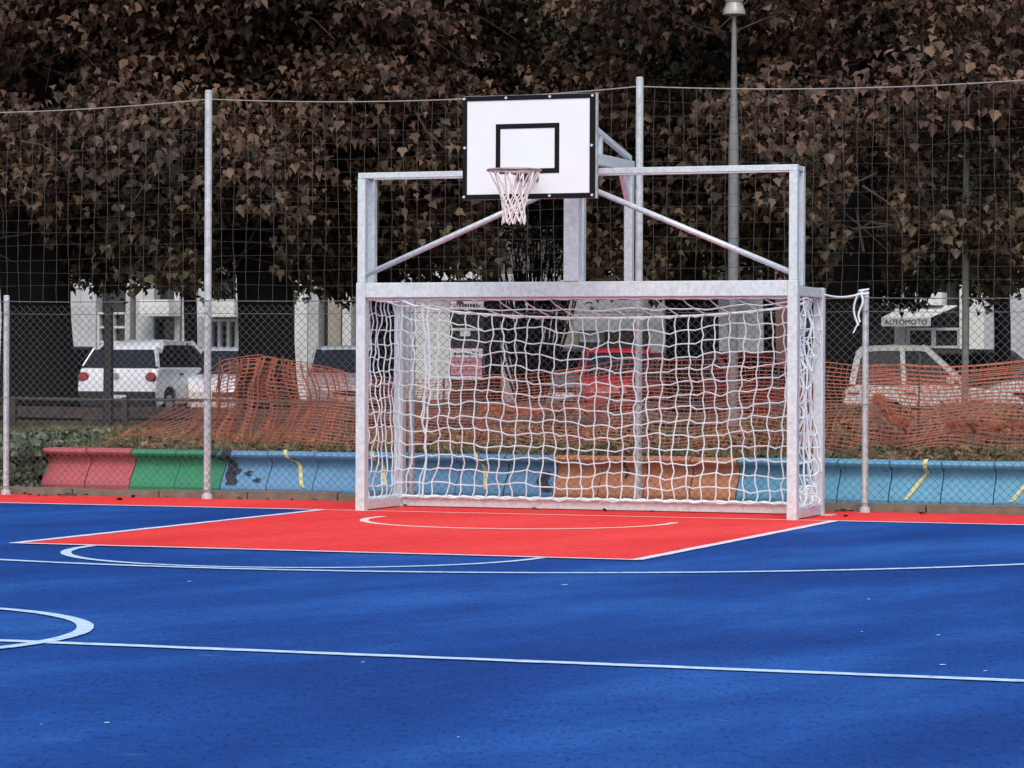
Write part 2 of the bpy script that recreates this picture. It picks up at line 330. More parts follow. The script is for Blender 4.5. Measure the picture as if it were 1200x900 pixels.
def seg(a, b, step=0.16):
    n = max(2, int(math.dist(a, b) / step)); return [(a[0] + (b[0] - a[0]) * i / n, a[1] + (b[1] - a[1]) * i / n) for i in range(n + 1)]
def arc(cx, cy, r, a0, a1, n=70): return [(cx + r * math.cos(R(a0 + (a1 - a0) * i / n)), cy + r * math.sin(R(a0 + (a1 - a0) * i / n))) for i in range(n + 1)]
def marking(name, pts, w, m, z, closed=False):
    o = struct(link(name, line_mesh(pts, w, closed), m)); o.location.z = z; return o
marking('baseline', seg((-7.5, -0.02), (-2.45, -0.02)), 0.085, 'line', 0.006)
marking('baseline', seg((-2.45, -0.02), (2.45, -0.02)), 0.055, 'line_cream', 0.006)
marking('baseline', seg((2.45, -0.02), (7.5, -0.02)), 0.085, 'line', 0.006)
marking('key_line', seg((-2.43, -5.78), (-2.43, 0.0)), 0.085, 'line', 0.007)
marking('key_line', seg((2.43, -5.78), (2.43, 0.0)), 0.085, 'line', 0.007)
marking('free_throw_line', seg((-2.455, -5.785), (2.455, -5.785)), 0.075, 'line', 0.008)
marking('free_throw_arc', arc(0, -5.79, 1.75, 180, 360), 0.075, 'line_cyan', 0.006)
marking('no_charge_arc', arc(-0.10, -1.1, 1.35, 173, 369), 0.075, 'line_cream', 0.006)
marking('three_point_arc', [(-6.2, 0.0)] + arc(0, -1.5, 6.2, 180, 360, 160) + [(6.2, 0.0)], 0.095, 'line_cyan', 0.007)
marking('halfway_line', seg((-7.5, -12.77), (7.5, -12.77)), 0.10, 'line_cyan', 0.006)
marking('centre_circle', arc(-0.09, -12.77, 1.745, 0, 360, 120), 0.085, 'line_cyan', 0.0075, True)

# small pale flecks on the blue court
fk = MB()
for fx, fy, w_, d_ in ((222, 682, .05, .10), (1018, 703, .04, .09), (1100, 745, .05, .07), (1105, 780, .06, .06), (1155, 787, .04, .05), (425, 777, .04, .06), (662, 686, .10, .10), (125, 848, .05, .05), (1010, 741, .03, .04), (537, 865, .03, .03), (48, 850, .03, .02)):
    d_r = ray(fx, fy); c_ = CAM + d_r * (-CAM[2] / d_r[2]); a_ = np.linspace(0, 6.283, 8)[:-1]
    fk.add([(c_[0] + w_ * .32 * math.cos(q) * random.uniform(.5, 1), c_[1] + d_ * .4 * math.sin(q) * random.uniform(.5, 1), 0.005) for q in a_], [tuple(range(7))])
struct(link('paint_flecks', fk, 'line_cyan'))

# verge terrain, street, pavements behind
def gz(x, y):
    s = min(max((y - 6) / 12, 0), 1); z = 0.40 - 0.10 * s
    if x < -6.9:                                     # the ground drops to the kerb past the end of the bench
        k = min(1, (-6.9 - x) / 0.5); t = min(max((y - 2.0) / 3.2, 0), 1); z = z * (1 - k) + (0.05 + (z - 0.05) * t) * k
    sx = min(max((x + 1.3) / 1.5, 0), 1); sx = sx * sx * (3 - 2 * sx); s2 = min(max((x + 5.2) / 1.2, 0), 1)
    z += (0.17 * s2 + 0.30 * sx) * math.exp(-((y - 9.5) / 2.6) ** 2) * (1 + 0.12 * math.sin(2.3 * x + y))
    return z + 0.03 * math.sin(x * 1.3 + y * 0.8) * (1 if y > 3.3 else 0)
mb = MB(); xs = np.linspace(-45, 25, 141); ys = np.linspace(2.5, 24, 44)
mb.v = [(x, y, gz(x, y)) for x in xs for y in ys]; ny = len(ys)
mb.f = [(i * ny + j, (i + 1) * ny + j, (i + 1) * ny + j + 1, i * ny + j + 1) for i in range(len(xs) - 1) for j in range(ny - 1)]
struct(link('verge', mb, 'soil', smooth=True))
sheet('soil_strip', -45, 25, 1.9, 3.2, 0.035, 'soil')
mb = MB().box(-80, 50, 24.0, 50.0, -0.02, 0.22); struct(link('street', mb, 'asphalt'))
mb = MB().box(-80, 50, 50.0, 53.9, -0.02, 0.36); struct(link('pavement', mb, 'pavement', bevel=0.02))

# kerb of separate stones along the fence
kerb = thing('kerb', 'low weathered concrete kerb edging the red strip under the fence', 'kerb', (0, 1.82, 0)); del kerb['label']; del kerb['category']; struct(kerb)
ks = MB().box(-0.485, 0.485, -0.07, 0.07, -0.02, 0.078).mesh('kerb_stone'); first = None
x = -12.37
while x < 8.5:
    if first is None: first = link('kerb_stone', ks, 'kerb', kerb, bevel=0.012); o = first
    else: o = copy_of(first, kerb)
    o.location = (x, rng.normal(0, 0.006), rng.normal(0, 0.005)); o.rotation_euler = (0, 0, rng.normal(0, 0.006)); x += 0.982

# ------------------------------------------------------------------ concrete benches (concave seat blocks)
prof = [(2.425, 0.03), (2.412, 0.080), (2.425, 0.115), (2.452, 0.160), (2.488, 0.208), (2.530, 0.258), (2.562, 0.305), (2.575, 0.342),
        (2.562, 0.368), (2.52, 0.386), (2.468, 0.398), (2.450, 0.425), (2.466, 0.455), (2.52, 0.466), (2.62, 0.458), (2.645, 0.43), (2.645, 0.03)]
bench_Y = 0.02
def bench(x0, x1, n, m, label, stripes=(), marks=()):
    t = thing('concrete_bench', label, 'bench', ((x0 + x1) / 2, 2.45, 0.0), 0, 'painted concrete benches in a row behind the fence')
    w = (x1 - x0) / n; proto = None
    for i in range(n):
        if proto is None:
            pb = MB().prism([(y - 2.45, z) for y, z in prof], 0, -w / 2 + 0.005, w / 2 - 0.005)
            proto = link('block', pb, m, t, bevel=0.006); o = proto
        else: o = copy_of(proto, t)
        o.location = (x0 + w * (i + 0.5) - (x0 + x1) / 2, rng.normal(0, 0.005), rng.normal(0, 0.003)); o.rotation_euler = (rng.normal(0, 0.006), 0, rng.normal(0, 0.004))
    pr = prof[1:14]
    def ribbon(name, path, wd, mm, lift=0.012):
        """path: list of (x, s) with s along the profile 0 (front foot) .. 1 (top)"""
        def P(x, s):
            q = s * (len(pr) - 1); i = min(int(q), len(pr) - 2); f = q - i
            y = pr[i][0] * (1 - f) + pr[i + 1][0] * f; z = pr[i][1] * (1 - f) + pr[i + 1][1] * f
            ty, tz = pr[i + 1][0] - pr[i][0], pr[i + 1][1] - pr[i][1]; tn = math.hypot(ty, tz)
            return (x - (x0 + x1) / 2, y - 2.45 - lift * tz / tn, z + lift * ty / tn)
        v = []; f = []
        for k, (x, s) in enumerate(path):
            v += [P(x - wd / 2, s), P(x + wd / 2, s)]
            if k: f.append((2 * k - 2, 2 * k - 1, 2 * k + 1, 2 * k))
        mb = MB().add(v, f); link(name, mb, mm, t)
    for st in stripes:
        (xa, sa), (xb, sb), (xc, sc) = st; path = []
        for q in np.linspace(0, 1, 19):
            path.append((xa + (xb - xa) * q, sa + (sb - sa) * q))
        for q in np.linspace(0.05, 1, 19): path.append((xb + (xc - xb) * q, sb + (sc - sb) * q))
        ribbon('painted_stripe', path, 0.042, 'yellow')
    for xm, s0, s1, wd, dx in marks:
        ribbon('paint_mark', [(xm + dx * q + 0.02 * math.sin(9 * q), s0 + (s1 - s0) * q) for q in np.linspace(0, 1, 22)], wd, 'darkpaint', 0.009)
    return t
bench(-6.72, -5.685, 2, 'pink', 'pink painted concrete bench section at the left end of the row')
bench(-5.685, -4.64, 2, 'green', 'green painted concrete bench section between the pink and the blue ones', marks=[(-4.70, 0.55, 1.0, 0.07, -0.03)])
bench(-4.64, -1.02, 7, 'lblue', 'blue painted concrete bench section with yellow stripe left of the orange one',
      stripes=[((-3.95, 1.0), (-3.82, 0.5), (-3.71, 0.04)), ((-1.86, 1.0), (-1.80, 0.5), (-1.72, 0.08)), ((-2.98, 1.0), (-2.9, 0.5), (-2.82, 0.1))],
      marks=[(-4.56, 0.25, 1.0, 0.11, -0.05), (-4.53, 0.08, 0.36, 0.12, 0.01), (-4.36, 0.24, 0.32, 0.06, 0), (-4.24, 0.13, 0.2, 0.06, 0), (-1.10, 0.05, 0.4, 0.12, -0.06)])
bench(-1.02, 0.85, 4, 'orange', 'orange painted concrete bench section seen through the middle of the goal net', marks=[(-0.30, 0.3, 0.9, 0.03, 0.0)])
bench(0.85, 5.85, 10, 'cyan', 'light blue painted concrete bench section at the right end of the row',
      stripes=[((2.70, 1.0), (2.69, 0.5), (2.52, 0.02)), ((3.75, 1.0), (3.72, 0.5), (3.52, 0.02))])

# ------------------------------------------------------------------ combined goal and basketball frame
goal = thing('goal_frame', 'galvanised football goal with white net and basketball backboard above it', 'sports goal', (0, 0, 0))
GW, GD = 2.045, 0.93
for s in (-1, 1):
    link('front_post', MB().box(s * GW - 0.045, s * GW + 0.045, -0.05, 0.05, 0, 2.105), 'galv', goal, bevel=0.006)
    link('rear_post', MB().box(s * GW - 0.045, s * GW + 0.045, GD - 0.045, GD + 0.045, 0, 2.06), 'galv', goal, bevel=0.006)
    link('side_bar', MB().box(s * GW - 0.04, s * GW + 0.04, 0.052, GD - 0.047, 1.97, 2.055), 'galv', goal, bevel=0.005)
    link('base_bar', MB().box(s * GW - 0.04, s * GW + 0.04, 0.052, GD - 0.047, 0.012, 0.10), 'galv', goal, bevel=0.005)
    link('foot_plate', MB().box(s * GW - 0.10 + 0.05 * s, s * GW + 0.10 + 0.05 * s, GD - 0.09, GD + 0.09, 0.005, 0.011), 'galv', goal)
    link('upper_upright', MB().box(s * GW - 0.037, s * GW + 0.037, -0.037, 0.037, 2.107, 3.062), 'galv', goal, bevel=0.004)
    link('upper_upright', MB().box(s * GW - 0.035, s * GW + 0.035, 0.19, 0.262, 2.06, 3.062), 'galv', goal, bevel=0.004)
    link('upper_side_bar', MB().box(s * GW - 0.03, s * GW + 0.03, 0.03, 0.19, 3.068, 3.112), 'galv', goal)
    link('diagonal_brace', MB().tube([(s * (GW - 0.02), -0.005, 2.17), (s * 0.05, -0.005, 2.985)], 0.026, 10), 'galv', goal, smooth=True)
    link('rear_support_post', MB().box(s * 0.235 - 0.038, s * 0.235 + 0.038, GD - 0.037, GD + 0.037, 2.062, 3.14), 'galv', goal, bevel=0.004)
    link('support_arm', MB().box(s * 0.235 - 0.036, s * 0.235 + 0.036, -1.13, GD + 0.05, 3.145, 3.245), 'galv', goal, bevel=0.004)
    link('knee_brace', MB().bar((s * 0.235, GD - 0.03, 2.86), (s * 0.235, GD - 0.24, 3.14), 0.05, 0.05), 'galv', goal)
    link('backboard_strut', MB().bar((s * 0.235, -1.12, 3.66), (s * 0.235, GD, 3.27), 0.045, 0.045), 'galv', goal)
    link('backboard_strut', MB().bar((s * 0.235, 0.06, 3.25), (s * 0.235, 0.06, 3.425), 0.04, 0.04), 'galv', goal)
link('crossbar', MB().box(-GW + 0.046, GW - 0.046, -0.048, 0.052, 1.966, 2.103), 'galv', goal, bevel=0.006)
link('rear_top_bar', MB().box(-GW + 0.046, GW - 0.046, GD - 0.04, GD + 0.04, 1.985, 2.06), 'galv', goal, bevel=0.005)
link('base_bar', MB().box(-GW + 0.046, GW - 0.046, GD - 0.04, GD + 0.04, 0.012, 0.10), 'galv', goal, bevel=0.005)
link('top_bar', MB().box(-GW - 0.037, GW + 0.037, -0.03, 0.03, 3.065, 3.117), 'galv', goal, bevel=0.004)
link('top_bar', MB().box(-GW - 0.035, GW + 0.035, 0.195, 0.255, 3.065, 3.112), 'galv', goal, bevel=0.004)
link('centre_post', MB().box(-0.07, 0.07, -0.055, 0.055, 2.105, 3.062), 'galv', goal, bevel=0.006)
link('centre_post_base', MB().box(-0.10, 0.10, -0.046, 0.05, 2.104, 2.116), 'galv', goal)
# backboard
BY = -1.2; BZ0, BZ1 = 2.785, 3.675
bb = link('backboard', MB().box(-0.565, 0.565, BY - 0.012, BY + 0.018, BZ0 + 0.035, BZ1 - 0.035), 'board', goal)
def frame_bars(x0, x1, z0, z1, w, y0, y1):
    return MB().box(x0, x1, y0, y1, z1 - w, z1).box(x0, x1, y0, y1, z0, z0 + w).box(x0, x0 + w, y0, y1, z0 + w, z1 - w).box(x1 - w, x1, y0, y1, z0 + w, z1 - w)
link('backboard_rim', frame_bars(-0.6, 0.6, BZ0, BZ1, 0.04, BY - 0.018, BY + 0.02), 'black', bb)
link('target_square', frame_bars(-0.295, 0.285, 3.0, 3.43, 0.042, BY - 0.016, BY - 0.0125), 'black', bb)
link('backing_frame', frame_bars(-0.605, 0.615, BZ0 - 0.004, BZ1 + 0.006, 0.035, BY + 0.022, BY + 0.055), 'galv_dull', bb)
bolt = None
for (bx, bz) in [(-0.585, BZ1 - 0.02), (-0.2, BZ1 - 0.02), (0.2, BZ1 - 0.02), (0.585, BZ1 - 0.02), (-0.58, 3.23), (0.58, 3.23), (-0.585, BZ0 + 0.02), (0.2, BZ0 + 0.02), (0.585, BZ0 + 0.02), (-0.2, BZ0 + 0.02)]:
    if bolt is None:
        bolt = link('bolt', MB().tube([(0, -0.008, 0), (0, 0.004, 0)], [0.011, 0.013], 8), 'galv', bb); o = bolt
    else: o = copy_of(bolt, bb)
    o.location = (bx, BY - 0.02, bz)
# hoop
HC = (0.0, BY - 0.36, 3.005); HR = 0.225
ringp = [(HC[0] + HR * math.cos(a), HC[1] + HR * math.sin(a), HC[2]) for a in np.linspace(0, 2 * math.pi, 37)]
hoop = link('hoop', MB().tube(ringp, 0.011, 8, cap=False), 'rim', goal, smooth=True)
link('hoop_bracket', MB().box(-0.10, 0.10, BY - 0.024, BY - 0.016, 2.93, 3.03).bar((-0.07, BY - 0.02, 2.99), (-0.09, BY - 0.16, 3.0), 0.016, 0.03).bar((0.07, BY - 0.02, 2.99), (0.09, BY - 0.16, 3.0), 0.016, 0.03).box(-0.075, 0.075, BY - 0.15, BY - 0.02, 2.992, 3.002), 'rim', hoop)
nb = MB()
def hr(z):                                  # net radius as it hangs
    t = (HC[2] - z) / 0.46
    return float(np.interp(t, [0, 0.15, 0.4, 0.55, 0.75, 1.0], [0.222, 0.185, 0.122, 0.105, 0.092, 0.10]))
nst = 12; lev = [3.0, 2.79, 2.735, 2.68, 2.62, 2.555]
for k in range(nst):
    for sgn in (-1, 1):
        pts = []; prev = k * 2 * math.pi / nst
        for li in range(len(lev) - 1):
            a0 = prev + sgn * (math.pi / nst) * (li % 2 == 1 and -0 or 0)
            a1 = prev + sgn * math.pi / nst * (1 if li % 2 == 0 else -1)
            for q in np.linspace(0, 1, 4)[: 4 if li == len(lev) - 2 else 3]:
                z = lev[li] * (1 - q) + lev[li + 1] * q; a = a0 * (1 - q) + a1 * q; rr = hr(z) + 0.003 * math.sin(5 * a + li)
                pts.append((HC[0] + rr * math.cos(a), HC[1] + rr * math.sin(a), z + 0.012 * math.sin(3 * a + k) * (li > 0)))
            prev = a1
        nb.tube(pts, 0.0058, 4)
link('hoop_net', nb, 'hoopnet', hoop)
for k in range(nst):                        # net hooks
    a = k * 2 * math.pi / nst
    pass
# goal net
def wob(x, y, z, a=0.016):
    return np.array([math.sin(7.1 * x + 3.3 * z + 5 * y) * a + random.gauss(0, a * 0.5), math.sin(5.3 * z + 4.1 * x) * a * 1.5, math.sin(6.7 * x - 4.9 * z + 2 * y) * a + random.gauss(0, a * 0.5)])
netb = MB(); NR = 0.0062
def panel(fn, nu, nv, ru=True, a=0.016):
    K = [[np.array(fn(i / nu, j / nv)) for j in range(nv + 1)] for i in range(nu + 1)]
    for i in range(nu + 1):
        for j in range(nv + 1):
            if 0 < i < nu and 0 < j < nv:
                K[i][j] = K[i][j] + wob(*K[i][j], a)
    def smooth_line(L, out):
        pts = []
        for q in range(len(L) - 1):
            p0, p1 = L[q], L[q + 1]; m_ = (p0 + p1) / 2 + out * (0.010 if q % 2 else -0.010) + np.array([0, 0, -0.006]) + np.array([random.gauss(0, .004) for _ in range(3)])
            pts += [p0, m_]
        pts.append(L[-1]); netb.tube(pts, NR, 4)
    for i in range(nu + 1): smooth_line(K[i], np.array([0.8, 0.2, 0]))
    for j in range(nv + 1): smooth_line([K[i][j] for i in range(nu + 1)], np.array([0, 0.1, 0.8]))
def sag(u): return 4 * u * (1 - u)
X0, X1 = -GW + 0.05, GW - 0.05
def back(u, v):                              # v: 0 top rope .. 1 base bar
    x = X0 + (X1 - X0) * u; zt = 1.955 - 0.165 * sag(u) ** 0.6
    z = zt + (0.105 - zt) * v; y = GD - 0.06 - 0.10 * math.sin(math.pi * v) * (0.6 + 0.4 * math.sin(5 * u + 1)) - 0.16 * max(0, v - 0.75)
    x += 0.10 * max(0, v - 0.72) * math.sin(4 * u - 0.6) - 0.35 * max(0, v - 0.8) * (1 - u)
    z += 0.02 * math.sin(9 * u) * math.sin(math.pi * v)
    return (x, y, z)
panel(back, 31, 14, a=0.017)
def roof(u, v):                              # front crossbar to the sagging rear rope
    x = X0 + (X1 - X0) * u; zr = 1.955 - 0.165 * sag(u) ** 0.6; return (x, 0.06 + (GD - 0.12) * v, 1.955 + (zr - 1.955) * v - 0.015 * sag(v))
panel(roof, 16, 2, a=0.008)
def side(s, bunch):
    def fn(u, v):
        y = 0.06 + (GD - 0.12) * u; z = 1.95 + (0.105 - 1.95) * v
        x = s * (GW - 0.0) + s * -0.03 * math.sin(math.pi * v) + bunch * 0.05 * math.sin(11 * v + 6 * u)
        y += bunch * 0.10 * math.sin(7 * v + 3 * u) * math.sin(math.pi * u); return (x, y, z)
    return fn
panel(side(-1, 0.25), 7, 14); panel(side(1, 1.0), 7, 14, a=0.03)
# lacing ropes along bars and a few bunched strands
def lace(p0, p1, r=0.009, n=60, amp=0.012):
    p0, p1 = np.array(p0, float), np.array(p1, float)
    netb.tube([p0 + (p1 - p0) * i / n + np.array([0, -amp * (i % 2) * 0.4, amp * math.sin(i * 1.9) * 0.5]) for i in range(n + 1)], r, 5)
lace((X0, -0.0, 1.952), (X1, -0.0, 1.952), 0.012)
lace((X0, GD - 0.06, 0.105), (X1, GD - 0.06, 0.105), 0.016, 90)
lace((-GW, 0.06, 0.11), (-GW, GD - 0.05, 0.11), 0.015, 24); lace((GW, 0.06, 0.11), (GW, GD - 0.05, 0.11), 0.016, 24)
for (a, b, c) in (((-1.72, GD - 0.12, 1.92), (-1.62, GD - 0.2, 1.0), (-1.78, GD - 0.1, 0.12)), ((-1.78, GD - 0.1, 1.93), (-1.71, GD - 0.15, 1.3), (-1.76, GD - 0.14, 0.7)),
                  ((2.0, 0.25, 1.9), (2.05, 0.5, 1.0), (2.03, 0.45, 0.15)), ((2.03, 0.5, 1.92), (1.98, 0.6, 1.1), (2.06, 0.62, 0.2)), ((2.02, 0.35, 1.5), (2.08, 0.42, 0.9), (2.0, 0.7, 0.14)),
                  ((2.0, 0.7, 1.9), (2.06, 0.5, 1.5), (2.02, 0.72, 0.6))):
    a, b, c = map(np.array, (a, b, c)); netb.tube([a * (1 - t) ** 2 + 2 * b * t * (1 - t) + c * t * t + np.array([random.gauss(0, .012), 0, 0]) for t in np.linspace(0, 1, 16)], 0.009, 5)
top = [np.array(back(i / 40, 0)) for i in range(41)]; netb.tube(top, 0.011, 5)
for k in range(16):                           # slack gathered at the foot of the right side
    c = np.array([GW + random.uniform(-.05, .05), random.uniform(0.2, 0.85), 0.12]); h = random.uniform(.05, .22)
    netb.tube([c + np.array([0.06 * math.sin(t * 5 + k), 0.12 * (t - .5), h * math.sin(math.pi * t)]) for t in np.linspace(0, 1, 7)], 0.0075, 4)
link('goal_net', netb, 'netwhite', goal)

# ------------------------------------------------------------------ fence: posts, chain link, stop net above
FY = 1.62
fence = thing('chain_link_fence', 'grey chain-link fence with pale posts and a tall stop net above it', 'fence', (0, FY, 0))
def fpost(x, h, r):
    mb = MB().lathe([(r, 0), (r, h - 0.01), (r * 0.8, h)], 12)
    o = link('tall_post' if h > 3 else 'post', mb, 'post', fence); o.location = (x, 0, 0.0)
    link('post_collar', MB().lathe([(r + 0.02, 0.004), (r + 0.018, 0.05), (r + 0.004, 0.055)], 12), 'post', o)
    return o
short_x = [-11.3, -9.03, -6.68, -2.2, 2.31, 4.55, 6.8]; tall_x = [-8.95, -4.40, 0.115, 4.63]
for x in short_x:
    if min(abs(x - t) for t in tall_x) > 0.2: fpost(x, 2.05, 0.03)
for x in tall_x: fpost(x, 4.09, 0.036)
allx0 = sorted([x for x in short_x if min(abs(x - t) for t in tall_x) > 0.2] + tall_x)
allx = allx0
CW, CH = 0.080, 0.078
for a, b in zip(allx[:-1], allx[1:]):
    V = []; F = []; nz = int(1.90 / (CH / 2)); ncol = int((b - a) / (CW / 2)); r = 0.0030
    x0 = a + ((b - a) - ncol * CW / 2) / 2
    zz = 0.07 + np.arange(nz + 1) * CH / 2
    wav = 0.006 * np.sin(zz * 3 + a)
    for c in range(ncol):
        k = np.arange(nz + 1); xx = x0 + c * CW / 2 + ((k + c) % 2) * CW / 2
        yy = -0.042 + 0.0025 * np.where(k % 2, 1, -1) + wav
        P = np.stack([xx, yy, zz], -1); o = len(V)
        off = np.array([[0, -r, 0], [r, r * .6, 0], [-r, r * .6, 0]])
        V.append((P[:, None] + off[None]).reshape(-1, 3))
    base = 0; q = []
    n3 = nz + 1
    idx = np.arange(nz)
    one = np.concatenate([np.stack([idx * 3 + j, idx * 3 + (j + 1) % 3, idx * 3 + 3 + (j + 1) % 3, idx * 3 + 3 + j], -1) for j in range(3)])
    F = np.concatenate([one + c * n3 * 3 for c in range(ncol)])
    o = link('chain_link_mesh', arr_mesh('chain_link_mesh', np.concatenate(V), F), 'wire', fence)
tw = MB()
for z in (0.09, 1.0, 1.86, 1.985):
    for a, b in zip(allx[:-1], allx[1:]):
        tw.tube([(a + (b - a) * t, -0.042, z - 0.010 * sag(t)) for t in np.linspace(0, 1, 7)], 0.0032 if z < 1.9 else 0.0045, 5)
link('tension_wire', tw, 'wire', fence)
sn = MB()
for a, b in zip(tall_x[:-1], tall_x[1:]):
    n = int(round((b - a) / 0.142)); ztop = lambda t: 4.0 - 0.075 * sag(t)
    for i in range(1, n):
        t = i / n; x = a + (b - a) * t
        sn.tube([(x + 0.010 * math.sin(3 * z + i * 1.3) + random.gauss(0, .003), 0.012 * math.sin(z * 2 + x), z) for z in np.linspace(1.96, ztop(t), 15)], 0.0022, 3, cap=False)
    m_ = 14
    for j in range(1, m_):
        sn.tube([(a + (b - a) * t, 0.012 * math.sin(2 * j + 4 * t), 2.0 + (ztop(t) - 2.0) * j / m_ + 0.012 * math.sin(9 * t + j * 2.1)) for t in np.linspace(0, 1, 22)], 0.0022, 3, cap=False)
link('stop_net', sn, 'stopnet', fence)
rp = MB()
for a, b in zip(tall_x[:-1], tall_x[1:]): rp.tube([(a + (b - a) * t, 0, 4.0 - 0.075 * sag(t)) for t in np.linspace(0, 1, 19)], 0.0055, 5)
link('top_rope', rp, 'rope', fence)
# tie rope from goal to fence post
tr = MB(); A = np.array((GW + 0.04, GD, 2.0)); B = np.array((2.29, FY - 0.04, 2.03))
tr.tube([A + (B - A) * t + np.array([0, 0, -0.03 * sag(t)]) for t in np.linspace(0, 1, 12)], 0.010, 6)
tr.tube([B + np.array([0.045 * math.cos(a), 0.045 * math.sin(a) + 0.04, 0.006 * a - 0.04]) for a in np.linspace(0, 13, 50)], 0.009, 6)
tr.tube([B + np.array([-0.03 - 0.045 * math.sin(math.pi * t), -0.03, -0.30 * t]) for t in np.linspace(0, 1, 14)], 0.010, 6)
tr.tube([B + np.array([-0.01 + 0.02 * math.sin(6 * t), -0.035, -0.27 * t]) for t in np.linspace(0, 1, 14)], 0.010, 6)
tr.tube([B + np.array([-0.03 - 0.05 * t, -0.03, -0.27 - 0.10 * t]) for t in np.linspace(0, 1, 6)], 0.008, 6)
tag(link('tie_rope', tr, 'netwhite'), 'white rope tied from the goal corner to the short fence post, ends dangling', 'rope')

# ------------------------------------------------------------------ verge planting and leaf litter
quad_leaf = np.array([(0, 0, 0), (0.32, 0.35, 0.10), (0.22, 0.75, 0.06), (0, 1, -0.05), (-0.22, 0.75, 0.06), (-0.32, 0.35, 0.10)]); quad_leaf[:, 1] -= 0.45
qf = np.array([(0, 1, 2, 3), (0, 3, 4, 5)])
def scatter_leaves(name, m, pos, size, tilt, kind_label=None):
    n = len(pos); rots = rot_mats(rng.uniform(0, 6.28, n), rng.normal(0, tilt, n), rng.normal(0, tilt, n))
    return link(name, scatter_mesh(name, quad_leaf, qf, pos, rots, size), m)
n = 26000; px = rng.uniform(-13.5, 5.5, n); py = 2.7 + 13 * rng.uniform(0, 1, n) ** 1.6
keep = ~((px < -6.72 - np.clip(py - 2.6, 0, 9) * 0.36) & (py < 5.5)); px, py = px[keep], py[keep]
pos = np.stack([px, py, [gz(a, b) + 0.012 + abs(random.gauss(0, 0.02)) for a, b in zip(px, py)]], -1)
tag(scatter_leaves('leaf_litter', 'litter', pos, rng.uniform(0.06, 0.14, len(pos)), 0.5), 'brown fallen leaves lying thick on the verge behind the benches', 'leaves', kind='stuff')
blade = np.array([(-0.06, 0, 0), (0.06, 0, 0), (0.03, 0.12, 0.6), (0.0, 0.34, 1.0)]); bf = np.array([(0, 1, 2, 3)])
n = 30000; gx = rng.uniform(-13.5, 5.5, n); gy = 2.72 + 12 * rng.uniform(0, 1, n) ** 1.5
pos = np.stack([gx, gy, [gz(a, b) - 0.01 for a, b in zip(gx, gy)]], -1)
rots = rot_mats(rng.uniform(0, 6.28, n), rng.normal(0, 0.35, n), rng.normal(0, 0.35, n))
tag(link('grass', scatter_mesh('grass', blade, bf, pos, rots, rng.uniform(0.06, 0.15, n)), 'grass'), 'short dry grass growing among the leaves on the verge', 'grass', kind='stuff')
n = 9000; iy = rng.uniform(2.0, 6.5, n); ix = rng.uniform(-11.5, -6.62, n) - np.clip(iy - 2.6, 0, 9) * 0.36
hh = np.array([gz(a, b) for a, b in zip(ix, iy)]) + (0.08 + 0.08 * np.clip((-6.6 - ix) / 0.5, 0, 1)) * rng.uniform(0.05, 1, n) * np.clip((iy - 1.9) / 0.5, 0.2, 1)
ex = rng.uniform(-11.5, -6.68, 3500); ey = rng.uniform(2.0, 2.6, 3500); ez = 0.05 + rng.uniform(0, 1, 3500) * (0.12 + (ey - 2.0) * 0.5)
ix, iy, hh = np.concatenate([ix, ex]), np.concatenate([iy, ey]), np.concatenate([hh, ez]); n = len(ix)
tag(scatter_leaves('ground_cover', 'ivy', np.stack([ix, iy, hh], -1), rng.uniform(0.06, 0.12, n), 0.75), 'dark green leafy ground cover at the left end of the benches', 'ground cover', kind='stuff')
pos = np.concatenate([np.stack([rng.normal(-6.2, 0.35, 14), rng.uniform(1.25, 1.72, 14), np.full(14, 0.02)], -1),
                      np.stack([rng.uniform(-7, 4, 46), rng.uniform(1.45, 1.72, 46), np.full(46, 0.016)], -1),
                      np.stack([rng.uniform(-5, 5, 6), rng.uniform(0.2, 1, 6), np.full(6, 0.02)], -1)])
tag(scatter_leaves('fallen_leaves', 'leaf', pos, rng.uniform(0.04, 0.09, len(pos)), 0.3), 'small dark leaves lying on the red strip along the kerb', 'leaves', kind='stuff')

# ------------------------------------------------------------------ orange safety netting
sn_t = thing('safety_netting', 'torn orange plastic safety netting hung on stakes behind the benches', 'safety netting', (0, 6, 0))
PK = np.array([(-8.3, 0.36), (-7.87, 0.42), (-7.2, 0.74), (-6.71, 1.09), (-6.54, 1.30), (-6.3, 1.43), (-5.94, 1.47), (-5.57, 1.43), (-5.25, 1.37), (-4.5, 1.24), (-3.77, 1.21), (-2.75, 1.26), (-1.84, 1.37), (-1.34, 1.44), (0.21, 1.46), (0.85, 1.43), (1.2, 1.38), (2.08, 1.38), (2.99, 1.43), (6.0, 1.38)])
def nsurf(u, v, dy=0.0, ksag=1.0, seed=0.0):
    """u = X along the fence line, v 0 top .. 1 foot; pleats hang from the gathered top"""
    zt = np.interp(u, PK[:, 0], PK[:, 1]) - 0.03 * abs(math.sin(2.1 * u + seed)) * ksag
    pl = math.exp(-((u + 5.8) / 0.75) ** 2)
    amp = 0.03 + 0.13 * pl
    y = 6.0 + dy + amp * math.sin(u * (26 if pl > 0.25 else 9) + seed) * (0.4 + 0.6 * v) + 0.08 * math.sin(1.7 * u + 2 * v + seed)
    y -= 1.5 * max(0, v - 0.45) ** 1.6                         # foot spreads toward the benches
    zg = gz(u, y) + 0.03 + 0.04 * math.sin(5 * u + 3 * v)
    z = zt + (zg - zt) * v ** 0.9
    x = u + 0.025 * math.sin(11 * v + 3 * u + seed) + 0.05 * pl * math.sin(6 * v + u * 5)
    return (x, y, z)
